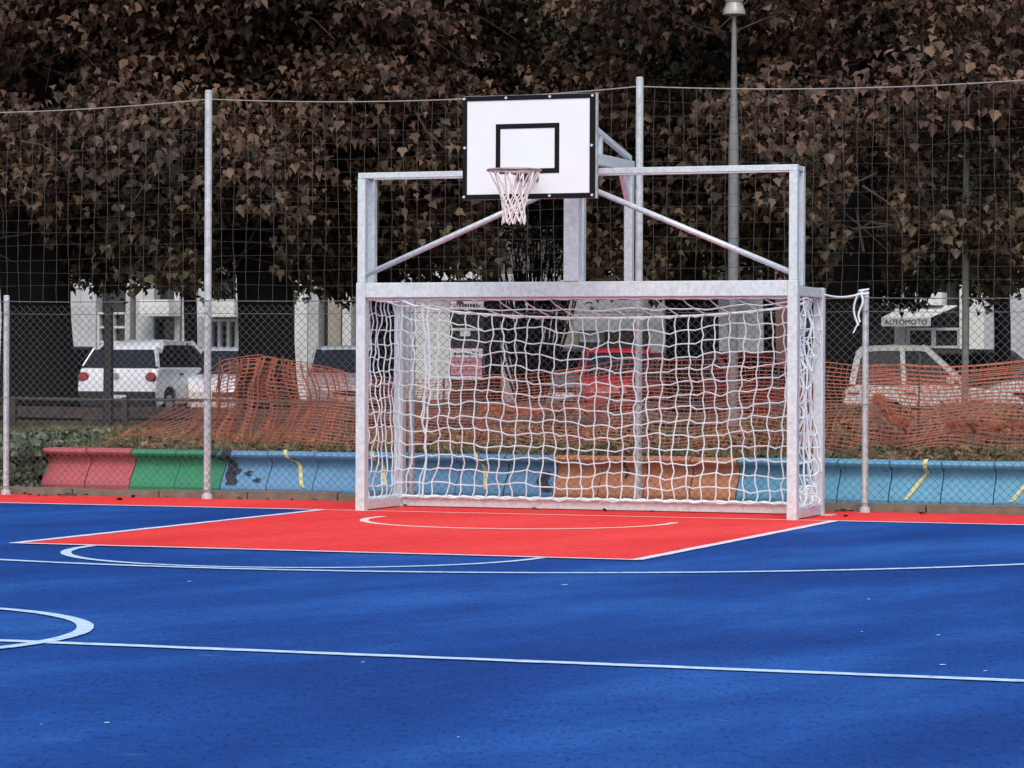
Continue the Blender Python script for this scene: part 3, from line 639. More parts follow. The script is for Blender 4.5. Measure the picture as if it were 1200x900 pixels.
def netting(name, u0, u1, cu, nv, dy, seed, wv, wh, hole=None):
    mb = MB(); nu = int((u1 - u0) / cu); k = 2
    vv = np.linspace(0, 1, nv * k + 1)
    for i in range(nu + 1):
        u = u0 + (u1 - u0) * i / nu
        pts = np.array([nsurf(u, v, dy, 1, seed) for v in vv])
        L = pts - 0; w = np.array([wv / 2, 0, 0])
        v_ = np.concatenate([L - w, L + w]); m_ = len(L)
        mb.add(v_, [(q, m_ + q, m_ + q + 1, q + 1) for q in range(m_ - 1)])
    for j in range(nv + 1):
        pts = np.array([nsurf(u, j / nv, dy, 1, seed) for u in np.linspace(max(u0, -6.7 if j % 2 else (-7.3 if j % 4 else u0)) if hole else u0, u1, nu * 3 + 1)]); w = np.array([0, 0.003, wh / 2])
        v_ = np.concatenate([pts - w, pts + w]); m_ = len(pts)
        mb.add(v_, [(q, m_ + q, m_ + q + 1, q + 1) for q in range(m_ - 1)])
    o = link(name, mb, 'netting', sn_t); o.location = (0, -6, 0); return o
netting('netting_sheet', -8.3, 6.0, 0.072, 24, 0.0, 0.0, 0.007, 0.0085, True)
netting('netting_sheet', -6.5, -4.9, 0.075, 22, 0.25, 1.7, 0.020, 0.009)
netting('netting_sheet', 1.2, 6.0, 0.08, 20, 0.35, 2.9, 0.008, 0.014)
def roll(name, pts, r):
    mb = MB(); P = np.array(pts, float)
    for k in range(9):
        off = np.array([[random.gauss(0, r * .45), random.gauss(0, r * .5), random.gauss(0, r * .5)] for _ in range(24)])
        t = np.linspace(0, 1, 24); base = np.stack([np.interp(t, np.linspace(0, 1, len(P)), P[:, c]) for c in range(3)], -1)
        q = base + off; w = np.array([0, 0, 0.016])
        mb.add(np.concatenate([q - w, q + w]), [(i, 24 + i, 25 + i, i + 1) for i in range(23)])
    o = link(name, mb, 'netting', sn_t); o.location = (0, -6, 0)
roll('netting_roll', [at(1025, 466, 5.7), at(1045, 488, 5.5), at(1062, 500, 5.4)], 0.07)
roll('netting_roll', [at(1110, 497, 5.6), at(1160, 500, 5.6), at(1205, 498, 5.6)], 0.05)
roll('netting_roll', [at(565, 479, 5.7), at(640, 481, 5.7), at(700, 479, 5.7)], 0.05)
for x, h in ((-6.4, 1.44), (-5.6, 1.45), (-3.6, 1.22), (-1.5, 1.42), (0.3, 1.47), (1.85, 1.5), (4.6, 1.45)):
    o = link('stake', MB().tube([(x, 0.05, 0.2), (x + 0.02, 0.05, h)], 0.012, 6), 'stake', sn_t)

# ------------------------------------------------------------------ low plank fence on the verge
PF = thing('plank_fence', 'low dark weathered wooden rail fence between the verge and the parked cars', 'fence', (0, 18, 0.2))
x = -24.0; pp = rl = pk = None
while x < 6:
    if pp is None:
        pp = link('fence_post', MB().box(-0.05, 0.05, -0.05, 0.05, 0, 0.62), 'plank', PF, bevel=0.008); o = pp
        rl = link('rail', MB().box(0.052, 1.995, -0.03, 0.03, 0.545, 0.60), 'plank', PF, bevel=0.006)
        pk = link('plank', MB().box(0.052, 1.995, -0.02, 0.02, 0.28, 0.46), 'plank', PF, bevel=0.006)
        pq = link('plank', MB().box(0.052, 1.995, -0.02, 0.02, 0.10, 0.235), 'plank', PF, bevel=0.006)
    else: o = copy_of(pp, PF)
    o.location = (x, 0, 0)
    for q in (rl, pk, pq):
        c = q if x == -24.0 else copy_of(q, PF)
        c.location = (x, rng.normal(0, .01), rng.normal(0, 0.012)); c.rotation_euler = (0, rng.normal(0, 0.006), 0)
    x += 2.05
p = at(127, 480, 16.5); ds = thing('timber_stake', 'dark upright timber stake in front of the white hatchback', 'stake', (p[0], p[1], 0.25))
link('shaft', MB().lathe([(0.085, 0), (0.08, 1.0), (0.075, 1.98), (0.05, 2.03)], 10), 'trim', ds)

# ------------------------------------------------------------------ cars
def car(label, group_color, L, W, H, belt, px, D, gnd, heading, lower='p_white', hood=0.95, tail=0.12, wind=0.55, rearslope=0.28, name='parked_car', roofrail=False, blackbump=False, rd=0.09, tum=0.20):
    """heading: direction the nose points, degrees from +X"""
    pos = atD(px, 440, D); t = thing(name, label, 'car', (pos[0], pos[1], gnd), R(heading), 'cars parked along the street')
    h = L / 2; wr = 0.31; xf, xr = h - 0.78, -h + 0.70
    def archpts(xc): return [(xc + (wr + 0.05) * math.cos(a), 0.30 + (wr + 0.05) * math.sin(a)) for a in np.linspace(0, math.pi, 9)]
    hx = h - hood                                      # windscreen foot
    out = [(-h + 0.02, 0.32), (-h - 0.02, 0.55), (-h + 0.03, 0.78), (-h + tail, belt - 0.03), (-h + tail + 0.15, belt), (hx - 0.1, belt), (hx, belt - 0.005),
           (h - 0.35, belt - 0.10), (h - 0.10, belt - 0.22), (h, belt - 0.36), (h + 0.01, 0.42), (h - 0.05, 0.24)]
    under = [(x, max(z, 0.24)) for x, z in archpts(xf)] + [(x, max(z, 0.24)) for x, z in archpts(xr)] + [(-h + 0.08, 0.24)]
    poly = out + under
    cx, cz = 0.0, belt * 0.55
    rings = []
    for y, s in ((-W / 2, 0.965), (-W / 2 + 0.03, 0.985), (-W / 2 + 0.12, 1.0), (W / 2 - 0.12, 1.0), (W / 2 - 0.03, 0.985), (W / 2, 0.965)):
        rings.append([(cx + (x - cx) * (s if abs(x) > h * .8 else 1), y, cz + (z - cz) * (s if z > belt * .6 else 1)) for x, z in poly])
    n = len(poly); mb = MB(); mb.v = [p for r_ in rings for p in r_]
    for k in range(len(rings) - 1):
        for i in range(n): mb.f.append((k * n + i, k * n + (i + 1) % n, (k + 1) * n + (i + 1) % n, (k + 1) * n + i))
    mb.f += [tuple(range(n - 1, -1, -1)), tuple(range((len(rings) - 1) * n, len(rings) * n))]
    link('body', mb, lower, t, bevel=0.03)
    # greenhouse
    rb, rf = -h + tail + 0.02, hx + 0.05
    g = [(rb, belt - 0.01), (rb + rearslope * 0.55, belt + (H - belt) * 0.62), (rb + rearslope, H - rd), (rb + rearslope + 0.16, H - rd * 0.6),
         (rf - wind - 0.12, H - 0.055), (rf - wind, H - 0.09), (rf, belt - 0.01)]
    wb, wt = W / 2 - 0.05, W / 2 - tum
    yv = lambda z, e=0.0: wb + (wt - wb) * (z - belt) / (H - belt) + e
    gl = MB().add([(x, -yv(z), z) for x, z in g], [tuple(range(len(g)))]); link('side_window', gl, 'glass', t)
    gl = MB().add([(x, yv(z), z) for x, z in g], [tuple(range(len(g)))[::-1]]); link('side_window', gl, 'glass', t)
    def strip(name, i0, i1):
        s = MB()
        for i in range(i0, i1): (xa, za), (xb, zb) = g[i], g[i + 1]; s.add([(xa, -yv(za), za), (xa, yv(za), za), (xb, yv(zb), zb), (xb, -yv(zb), zb)], [(0, 1, 2, 3)])
        return link(name, s, 'glass', t)
    strip('rear_window', 0, 2); strip('windscreen', 5, 6)
    rfm = MB(); rx = [(g[2][0] - 0.05, H - rd - 0.02), (g[2][0] + 0.02, H - rd + 0.03), (g[3][0] + 0.2, H - rd * 0.35), ((g[3][0] + g[4][0]) / 2, H), (g[4][0] - 0.1, H - 0.012), (g[5][0] - 0.02, H - 0.055), (g[5][0] + 0.03, H - 0.095)]
    ys_ = [-1.0, -0.93, -0.6, 0, 0.6, 0.93, 1.0]; dz = [-0.085, -0.03, -0.004, 0, -0.004, -0.03, -0.085]
    rfm.v = [(x, (wt + 0.035) * y, z + d_) for x, z in rx for y, d_ in zip(ys_, dz)]
    rfm.f = [(i * 7 + j, i * 7 + j + 1, (i + 1) * 7 + j + 1, (i + 1) * 7 + j) for i in range(len(rx) - 1) for j in range(6)]
    link('roof', rfm, group_color, t, smooth=True)
    for s in (-1, 1):
        def pil(pts, w_, m=group_color):
            mb = MB()
            for (xa, za), (xb, zb) in zip(pts[:-1], pts[1:]): mb.bar((xa, s * (yv(za) + 0.002), za), (xb, s * (yv(zb) + 0.002), zb), 0.03, w_, up=(1, 0, 0.3))
            return link('pillar', mb, m, t)
        pil([(rf - 0.03, belt), (g[5][0] - 0.02, g[5][1]), (g[5][0] - 0.10, H - 0.06)], 0.095)
        pil([(rb + 0.06, belt), (g[1][0] + 0.05, g[1][1]), (g[2][0] + 0.05, g[2][1])], 0.10)
        pil([(g[2][0] + 0.02, H - rd - 0.01), (g[3][0] + 0.1, H - 0.075), (g[4][0], H - 0.075), (g[5][0] + 0.0, H - 0.10)], 0.085)
        bx = hx - 0.95; pil([(bx, belt), (bx - 0.03, H - 0.07)], 0.075, group_color if lower == 'p_cream' else 'trim')
        link('mirror', MB().box(hx - 0.28, hx - 0.16, s * (W / 2) - 0.02 + s * 0.07, s * (W / 2) + 0.02 + s * 0.12, belt + 0.02, belt + 0.14), lower, t, bevel=0.02)
        for hxx in (hx - 0.85, hx - 1.75): link('door_handle', MB().box(hxx - 0.09, hxx + 0.09, s * (W / 2 + 0.005) - 0.012, s * (W / 2 + 0.005) + 0.012, belt - 0.16, belt - 0.125), 'trim', t)
        link('headlight', MB().lathe([(0.02, -0.05), (0.10, -0.02), (0.115, 0.0), (0.09, 0.03)], 14), 'lamp_clear', t).matrix_local = Matrix.Translation((h - 0.13, s * (W / 2 - 0.24), belt - 0.30)) @ Matrix.Rotation(R(78), 4, 'Y') @ Matrix.Diagonal((0.8, 1.35, 1, 1))
        link('tail_light', MB().lathe([(0.09, -0.03), (0.105, 0.0), (0.08, 0.035)], 14), 'lamp_red', t).matrix_local = Matrix.Translation((-h + 0.05, s * (W / 2 - 0.13), belt - 0.20)) @ Matrix.Rotation(R(-82), 4, 'Y') @ Matrix.Diagonal((0.95, 1.2, 1, 1))
        for xc in (xf, xr):
            w_ = link('wheel', MB().tube([(0, -0.09, 0), (0, -0.06, 0), (0, 0.06, 0), (0, 0.09, 0)], [wr - 0.04, wr, wr, wr - 0.04], 20), 'tyre', t); w_.location = (xc, s * (W / 2 - 0.11), wr)
            link('rim', MB().tube([(0, s * 0.08, 0), (0, s * 0.097, 0)], [0.20, 0.17], 14), 'wheel', w_)
    link('bumper', MB().box(-h - 0.05, -h + 0.1, -W / 2 + 0.02, W / 2 - 0.02, 0.24, 0.56 if blackbump else 0.50), 'trim' if blackbump else lower, t, bevel=0.03)
    link('bumper', MB().box(h - 0.1, h + 0.05, -W / 2 + 0.06, W / 2 - 0.06, 0.22, 0.42), 'trim' if blackbump else lower, t, bevel=0.03)
    link('grille', MB().box(h - 0.02, h + 0.03, -0.34, 0.34, 0.45, 0.55), 'trim', t, bevel=0.01)
    link('number_plate', MB().box(h + 0.051, h + 0.06, -0.24, 0.24, 0.33, 0.43), 'plate', t); link('number_plate', MB().box(-h - 0.06, -h - 0.051, -0.25, 0.25, 0.38, 0.49), 'plate', t)
    link('badge', MB().tube([(-h - 0.012, 0, belt - 0.17), (-h + 0.03, 0, belt - 0.17)], 0.055, 12), 'wheel', t)
    if roofrail: link('roof_spoiler', MB().box(rb + rearslope - 0.12, rb + rearslope + 0.1, -wt + 0.05, wt - 0.05, H - 0.075, H - 0.04), group_color, t, bevel=0.01)
    return t
car('white hatchback seen from behind with black rear bumper and tinted windows', 'p_white', 3.95, 1.75, 1.62, 1.05, 184, 62, 0.26, 92, 'p_white', 0.95, 0.13, 0.65, 0.42, roofrail=False, blackbump=True, rd=0.24, tum=0.27)
car('dark car half hidden left of the white hatchback', 'p_dark', 3.9, 1.66, 1.50, 0.90, 88, 74, 0.32, -45, 'p_dark')
car('white car facing the court between the white hatchback and the netting peak', 'p_silver', 3.9, 1.66, 1.50, 0.93, 263, 63, 0.25, -62, 'p_white')
car('silver car with dark windscreen just left of the goal', 'p_silver', 4.0, 1.70, 1.48, 0.92, 408, 62, 0.30, -66, 'p_silver')
car('grey car behind the middle of the goal net, left of the red cars', 'p_teal', 4.1, 1.72, 1.50, 0.95, 660, 72, 0.32, -70, 'p_teal')
car('red car facing the court beside the pale fence post behind the goal net', 'p_red', 3.8, 1.66, 1.50, 0.93, 724, 63, 0.25, -68, 'p_red')
car('red car seen at an angle behind the right half of the goal net', 'p_red', 3.9, 1.68, 1.46, 0.92, 850, 57, 0.20, -30, 'p_red')
car('off-white small car in side view right of the goal behind the netting', 'p_cream', 2.95, 1.60, 1.54, 0.88, 1096, 48.2, 0.20, 12, 'p_cream', 1.02, 0.08, 0.62, 0.16)
car('dark car seen over the bonnet of the off-white small car', 'p_dark', 4.0, 1.68, 1.46, 0.92, 1150, 62, 0.3, 20, 'p_dark')
car('white car cut off by the right edge of the picture', 'p_white', 4.0, 1.70, 1.46, 0.92, 1262, 58, 0.25, 200, 'p_white')

# ------------------------------------------------------------------ building across the street
BYF = 54.0
bld = thing('shop_building', 'long pale shop building across the street, seen below the trees', 'building', (-22, BYF, 0.3))
def X(px, py=380): return at(px, py, BYF)[0] + 22
def Z(px, py): return at(px, py, BYF)[2] - 0.3
GF = 3.7
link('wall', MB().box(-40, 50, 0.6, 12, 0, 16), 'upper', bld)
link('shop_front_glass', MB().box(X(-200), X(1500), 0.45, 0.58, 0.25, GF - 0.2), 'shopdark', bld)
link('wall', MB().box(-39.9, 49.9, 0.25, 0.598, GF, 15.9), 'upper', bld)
link('plinth', MB().box(-39.9, 49.9, 0.2, 0.598, 0, 0.35), 'plaster', bld)
def pillar(a, b, m, d=0.0, top=GF - 0.02, bot=0.0): link('pillar', MB().box(X(a), X(b), d, 0.449, bot, top), m, bld, bevel=0.02)
pillar(-180, -60, 'plaster'); pillar(-30, 40, 'plaster'); pillar(60, 112, 'plaster'); pillar(147, 152, 'plaster'); pillar(159, 180, 'plaster'); pillar(204, 210, 'plaster'); pillar(213, 243, 'plaster')
pillar(276, 286, 'plaster'); pillar(345, 360, 'plaster_w'); pillar(361, 373, 'plaster'); pillar(384, 399, 'plaster_b'); pillar(401, 411, 'plaster_w'); pillar(470, 486, 'plaster')
pillar(486, 527, 'plaster_w', 0.05); pillar(566, 569, 'plaster'); pillar(570, 592, 'plaster_b'); pillar(618, 632, 'plaster_w'); pillar(634, 652, 'plaster', 0.15); pillar(840, 898, 'plaster_w', 0.1)
pillar(904, 930, 'brickred', 0.05); pillar(1003, 1012, 'plaster'); pillar(1048, 1060, 'plaster'); pillar(1124, 1129, 'plaster_w'); pillar(1136, 1153, 'plaster_w', -0.05); pillar(1153, 1164, 'greyshut'); pillar(1180, 1290, 'greyshut', 0.1); pillar(1300, 1400, 'plaster')
def win(a, b, y0, y1, m='wframe', nx=2, nz=2):
    x0, x1, z0, z1 = X(a), X(b), Z(a, y1), Z(a, y0); w = 0.07
    f = link('window', MB().box(x0, x1, 0.30, 0.34, z0, z1), 'shopdark', bld)
    fr = MB().box(x0, x1, 0.1, 0.295, z1 - w, z1).box(x0, x1, 0.1, 0.295, z0, z0 + w).box(x0, x0 + w, 0.1, 0.295, z0 + w, z1 - w).box(x1 - w, x1, 0.1, 0.295, z0 + w, z1 - w)
    for i in range(1, nx): c = x0 + (x1 - x0) * i / nx; fr.box(c - 0.05, c + 0.05, 0.12, 0.29, z0 + w, z1 - w)
    for i in range(1, nz): c = z0 + (z1 - z0) * i / nz; fr.box(x0 + w, x1 - w, 0.15, 0.28, c - 0.035, c + 0.035)
    link('frame', fr, m, f); return f
win(112, 147, 366, 418, nx=2, nz=3); win(181, 204, 372, 420, 'trim', 1, 1); win(244, 276, 374, 425, 'wframe', 3, 1); win(604, 618, 355, 425, 'wframe', 1, 3); pillar(592, 603, 'greyshut'); pillar(652, 676, 'plaster_b', 0.2); pillar(420, 436, 'plaster'); pillar(758, 775, 'plaster', 0.2); win(1061, 1124, 384, 408, 'wframe', 2, 1)
def slab(name, a, b, y0, y1, m, d0=-0.4, d1=0.2): return link(name, MB().box(X(a), X(b), d0, d1, Z(a, y1), Z(a, y0)), m, bld, bevel=0.015)
slab('awning', 178, 212, 352, 371, 'plaster_w', -0.8, -0.02); slab('awning', 245, 288, 352, 372, 'plaster_w', -0.8, -0.02)
slab('ledge', 486, 512, 320, 328, 'sign', -0.5, 0.24); slab('ledge', 515, 570, 319, 329, 'sign', -0.55, 0.24); slab('ledge', 688, 758, 318, 328, 'sign', -0.5, 0.24)
slab('shop_sign', 676, 757, 352, 388, 'greyshut', -0.25, 0.44); slab('poster', 679, 703, 389, 401, 'sign', 0.0, 0.44)
slab('balcony', 836, 896, 302, 322, 'plaster_b', -1.0, 0.24); slab('shop_sign', 1003, 1040, 346, 358, 'greyshut', -0.3, 0.44); slab('shop_sign', 1075, 1106, 343, 358, 'sign', -0.3, 0.44)
def text(body, x, y, z, size, m, parent, rz=0.0):
    cu = bpy.data.curves.new('lettering', 'FONT'); cu.body = body; cu.size = size; cu.align_x = 'CENTER'; cu.align_y = 'CENTER'; cu.extrude = 0.004
    to = bpy.data.objects.new('tmp', cu); COL.objects.link(to); dg = bpy.context.evaluated_depsgraph_get(); me = bpy.data.meshes.new_from_object(to.evaluated_get(dg)); bpy.data.objects.remove(to)
    me.materials.clear(); o = link('lettering', me, m, parent); o.location = (x, y, z); o.rotation_euler = (R(90), 0, rz); return o
# awning with lettering on its valance
x0, x1 = X(1044), X(1101); zb, zt2 = Z(1070, 383), Z(1070, 373); zr = Z(1070, 359)
aw = link('awning', MB().add([(x0, -1.1, zt2), (x1, -1.1, zt2), (X(1120), 0.2, zr), (X(1058), 0.2, zr), (x0, -1.13, zt2), (x1, -1.13, zt2), (X(1120), 0.2, zr + .03), (X(1058), 0.2, zr + .03)],
                          [(0, 1, 2, 3), (7, 6, 5, 4), (0, 4, 5, 1), (1, 5, 6, 2), (2, 6, 7, 3), (3, 7, 4, 0)]).box(x0, x1, -1.16, -1.14, zb, zt2), 'plaster_w', bld)
text('AUTOMOTO', (x0 + x1) / 2, -1.17, (zb + zt2) / 2 - 0.01, 0.2, 'print', aw)
# upper floors, mostly behind the trees
for fl in range(3):
    for k in range(22):
        x = -36 + k * 3.9; f = link('window', MB().box(x - 0.55, x + 0.55, 0.19, 0.245, 5.0 + fl * 3.4, 6.7 + fl * 3.4), 'shopdark', bld)
        link('frame', MB().box(x - 0.66, x - 0.552, 0.15, 0.246, 4.9 + fl * 3.4, 6.8 + fl * 3.4).box(x + 0.552, x + 0.66, 0.15, 0.246, 4.9 + fl * 3.4, 6.8 + fl * 3.4).box(x - 0.55, x + 0.55, 0.1, 0.246, 4.88 + fl * 3.4, 4.998 + fl * 3.4), 'plaster_b', f)
# advertising panel at the street edge
p = atD(547, 430, 70); ad = thing('advertising_panel', 'tall dark panel with white sign on top and pink poster below, behind the goal net', 'sign', (p[0], p[1], 0.22), R(20))
s_ = 70 / FPX; base_z = p[2] - 0.22
def pz(y): return base_z + (430 - y) * s_
link('panel', MB().box(-20 * s_, 20 * s_, 0, 0.18, 0.0, pz(351)), 'shopdark', ad, bevel=0.01)
b1 = link('sign_board', MB().box(-19.5 * s_, 19.5 * s_, -0.06, -0.002, pz(363), pz(353)), 'sign', ad)
b2 = link('sign_band', MB().box(-19.5 * s_, 18 * s_, -0.03, -0.002, pz(387.5), pz(384.5)), 'sign', ad); link('sign_band', MB().box(-8 * s_, 4 * s_, -0.03, -0.002, pz(394), pz(388)), 'sign', ad)
b3 = link('poster', MB().box(-19 * s_, 18 * s_, -0.05, -0.002, pz(440), pz(408)), 'signpink', ad)
b4 = link('poster_head', MB().box(-19.5 * s_, 18.5 * s_, -0.07, -0.051, pz(419), pz(409)), 'sign', ad); link('poster_foot', MB().box(-19.5 * s_, 18.5 * s_, -0.07, -0.051, pz(445), pz(441)), 'sign', ad)
for bo, yy, col_ in ((b1, 358, 'print'), (b4, 414, 'print')):
    q = MB(); xx = -15 * s_
    while xx < 14 * s_:
        w_ = random.uniform(1.2, 3.2) * s_; q.box(xx, xx + w_, -0.076, -0.0705 if bo is b4 else -0.0605, pz(yy + 2), pz(yy - 2)); xx += w_ + 1.0 * s_
    link('printed_line', q, col_, bo)
q = MB()
for yy in (424, 429, 434):
    xx = -16 * s_
    while xx < 14 * s_:
        w_ = random.uniform(1.5, 5) * s_; q.box(xx, xx + w_, -0.056, -0.0505, pz(yy + 1.2), pz(yy - 1.2)); xx += w_ + 1.3 * s_
link('printed_line', q, 'brickred', b3)

# ------------------------------------------------------------------ lamp post and poles
p = atD(858.5, 440, 42.3); lp = thing('street_lamp', 'grey street lamp post with a pale drum lamp head behind the goal', 'street lamp', (p[0], p[1], 0.25))
k = 42.3 / FPX
def hz(y): return 1.327 + (431.5 - y) * k - 0.25
link('pole', MB().lathe([(0.11, 0), (0.10, 0.5), (6.2 * k, 0.52), (6.0 * k, hz(170)), (4.2 * k, hz(120)), (3.2 * k, hz(60)), (2.4 * k, hz(17))], 14), 'lamppole', lp)
link('lamp_head', MB().lathe([(0.04, hz(19)), (13.5 * k, hz(17)), (13.3 * k, hz(14)), (10 * k, hz(5)), (9.5 * k, hz(3)), (10.5 * k, hz(2)), (12.5 * k, hz(-6)), (14 * k, hz(-14)), (13 * k, hz(-24)), (4 * k, hz(-34))], 18), 'lamphead', lp)
p = atD(1131, 440, 45.6); gp = thing('sign_pole', 'slim grey-green pole in front of the off-white small car', 'pole', (p[0], p[1], 0.25))
link('shaft', MB().lathe([(0.055, 0), (0.052, 2.2), (0.047, 4.9), (0.02, 4.95)], 10), 'greenpole', gp)

# ------------------------------------------------------------------ trees
half = [(0.0, -0.04), (0.18, -0.12), (0.38, -0.04), (0.40, 0.10), (0.55, 0.24), (0.50, 0.44), (0.36, 0.46), (0.36, 0.62), (0.24, 0.68), (0.14, 0.84), (0.0, 0.98)]
def leaf_template(fold, droop, tw):
    r_ = [(x, y, fold * abs(x) - droop * y * y + tw * x * y) for x, y in half]; l_ = [(-x, y, fold * abs(x) - droop * y * y - tw * x * y * 0.3) for x, y in half[1:-1]]
    V = np.array(r_ + l_); V[:, 1] -= 0.1; return V
def leaf_object_mesh(i):
    V = leaf_template(*[(0.25, 0.25, 0.1), (0.4, 0.1, -0.2), (0.1, 0.4, 0.2), (-0.15, 0.3, 0.15), (0.5, 0.35, 0.0)][i])
    me = bpy.data.meshes.new('leaf'); n_ = len(half)
    me.from_pydata([tuple(v) for v in V], [], [(0, i_, i_ + 1) for i_ in range(1, 0)] + [tuple(range(n_))] + [tuple([0, n_ - 1] + list(range(2 * n_ - 3, n_ - 1, -1)))]); me.update(); return me
LEAF_ME = [leaf_object_mesh(i) for i in range(5)]
LEAF_ME_G = []
for me in LEAF_ME:
    g_ = me.copy(); me.materials.append(M['leaf']); g_.materials.append(M['leaf_green']); LEAF_ME_G.append(g_)
# cheaper lobed template for the joined mass: three kinked quads (centre lobe, two side lobes)
cheap = np.array([(0, -0.10, 0), (0.30, 0.42, 0.07), (0.0, 0.92, -0.18), (-0.30, 0.42, 0.07), (0.38, -0.10, 0.06), (0.54, 0.28, 0.03), (-0.38, -0.10, 0.06), (-0.54, 0.28, 0.03)])
cheapf = np.array([(0, 1, 2, 3), (0, 4, 5, 1), (0, 3, 7, 6)])
CLEAR = [(*atD(38, 440, 50)[:2], 0.62, 3.9), (*atD(308, 440, 50)[:2], 0.5, 3.6), (*atD(985, 440, 49)[:2], 0.36, 4.5), (*atD(624, 440, 56)[:2], 0.62, 4.0)]
def tree(label, px, D, tr, fork, blobs, nl, green, zmin, first_leaves=300, lsize=(0.085, 0.18), lean=0.0):
    """blobs: (dx, dy, z, rx, rz) clumps of the crown around the trunk"""
    p = atD(px, 440, D); gx_, gy_ = p[0], p[1]
    t = thing('plane_tree', label, 'tree', (gx_, gy_, 0.22), 0, 'large autumn trees between the court and the street')
    zz = [0, 0.25, 1.0, 2.0, fork, fork + 1.6, fork + 3.6]; rr = [tr * 1.45, tr * 1.15, tr, tr * 0.95, tr * 1.0, tr * 0.7, tr * 0.45]
    tm = MB(); n_ = 18; pts = np.array([(lean * z + 0.05 * math.sin(z), 0.04 * math.cos(1.3 * z), z) for z in zz])
    tm.tube(pts, rr, n_); tm.v = [(x * (1 + 0.10 * math.sin(5 * math.atan2(y, x) + z)), y * (1 + 0.08 * math.sin(4 * math.atan2(y, x) - z)), z) for x, y, z in tm.v]
    link('trunk', tm, 'bark', t, smooth=True)
    for dx, dy, z, rx, rz_ in blobs[:9]:
        a = np.array([lean * fork, 0, fork - 0.3 + random.uniform(-.3, .9)]); b = np.array([dx, dy, z - 0.3]); m1 = (a + b) / 2 + np.array([random.uniform(-.4, .4), random.uniform(-.3, .3), random.uniform(0, .5)])
        link('branch', MB().tube([a * (1 - q) ** 2 + 2 * m1 * q * (1 - q) + b * q * q for q in np.linspace(0, 1, 8)], np.linspace(tr * 0.42, 0.03, 8), 7), 'bark', t, smooth=True)
    vol = np.array([b[3] ** 2 * b[4] for b in blobs]) ** 0.75; cnt = (nl * vol / vol.sum()).astype(int)
    blobs = [(b_[0] + 0.45, b_[1] - 1.25, *b_[2:]) for b_ in blobs]           # crowns shifted toward the court to let more light onto the parked cars
    P = []
    for (dx, dy, z, rx, rz_), c in zip(blobs, cnt):
        nc = max(6, c // 30)                                     # sprays of leaves, mostly near the clump's skin
        d = rng.normal(size=(nc, 3)); d /= np.linalg.norm(d, axis=1)[:, None]; rad = rng.uniform(0.45, 1.0, nc) ** 0.6
        cen = d * rad[:, None] * np.array([rx, rx, rz_])
        which = rng.integers(0, nc, c); o = rng.normal(size=(c, 3)) * np.array([0.26, 0.26, 0.15]); o[:, 2] -= 0.35 * (o[:, 0] ** 2 + o[:, 1] ** 2)
        P.append(cen[which] + o + np.array([dx, dy, z]))
    P = np.concatenate(P)
    lim = zmin + 0.35 * np.sin(P[:, 0] * 1.9 + px) + 0.25 * np.sin(P[:, 0] * 4.7 + P[:, 1]); P = P[P[:, 2] > lim]
    for (wx, wy, hw_, zt_) in CLEAR:                              # trunks stay bare below the fork
        ex, ey = P[:, 0] + gx_ - wx, P[:, 1] + gy_ - wy
        lat = np.abs(ex * 0.94 + ey * 0.34 + 0.12 * np.sin(P[:, 2] * 5 + wx)); fr = -ex * 0.34 + ey * 0.94
        P = P[~((lat < hw_) & (fr < 0.5) & (P[:, 2] < zt_ + 0.3 * np.sin(ex * 6)))]
    n_ = len(P); yaw = rng.uniform(0, 6.28, n_)
    # drooping blades turned mostly outward, tips hanging
    out = np.arctan2(P[:, 1] - 0, P[:, 0]) ; yaw = np.where(rng.uniform(size=n_) < 0.6, out - math.pi / 2 + rng.normal(0, 0.8, n_), yaw)
    rots = rot_mats(yaw, rng.normal(-0.6, 0.5, n_), rng.normal(0, 0.5, n_)); size = rng.uniform(*lsize, n_)
    u, v, dep = proj(P + np.array([gx_, gy_, 0.22])); vis = (u > 0) & (u < 1200) & (v > 0) & (v < 900)
    order = np.argsort(np.where(vis, dep, 1e6)); pick = order[:first_leaves]
    rest = np.ones(n_, bool); rest[pick] = False
    kd = rng.integers(0, 3, n_)                                  # three leaf shapes
    parts_ = []
    for q_, tv_ in enumerate((cheap, cheap * np.array([0.72, 1.1, 1.5]) + np.array([0, 0, 0]), np.stack([cheap[:, 0] * 0.9 + 0.12 * cheap[:, 1], cheap[:, 1] * 0.85, cheap[:, 2] + 0.55 * np.abs(cheap[:, 0])], -1))):
        k_ = rest & (kd == q_)
        parts_.append(((np.einsum('nij,kj->nki', rots[k_], tv_) * size[k_][:, None, None] + P[k_][:, None]).reshape(-1, 3), int(k_.sum())))
    allv = np.concatenate([v_ for v_, c_ in parts_]); tot = sum(c_ for v_, c_ in parts_)
    F_ = (cheapf[None] + (np.arange(tot) * len(cheap))[:, None, None]).reshape(-1, 4)
    fo = link('foliage', arr_mesh('foliage', allv, F_), 'leaf_green' if green else 'leaf', t); fo['kind'] = 'stuff'
    tw_ = MB()
    for (dx, dy, z, rx, rz_) in blobs:
        for _ in range(5):
            a_ = np.array([dx, dy, z]) + rng.normal(0, 0.3, 3); d_ = rng.normal(size=3) * np.array([1, 1, 0.5]); d_ /= np.linalg.norm(d_); e_ = a_ + d_ * rx * rng.uniform(0.8, 1.15) + np.array([0, 0, -0.15])
            if e_[2] < zmin: continue
            tw_.tube([a_, (a_ + e_) / 2 + rng.normal(0, 0.08, 3), e_], [0.022, 0.014, 0.006], 4)
    tw_o = link('twigs', tw_, 'twig', t); tw_o['kind'] = 'stuff'
    ms = LEAF_ME_G if green else LEAF_ME
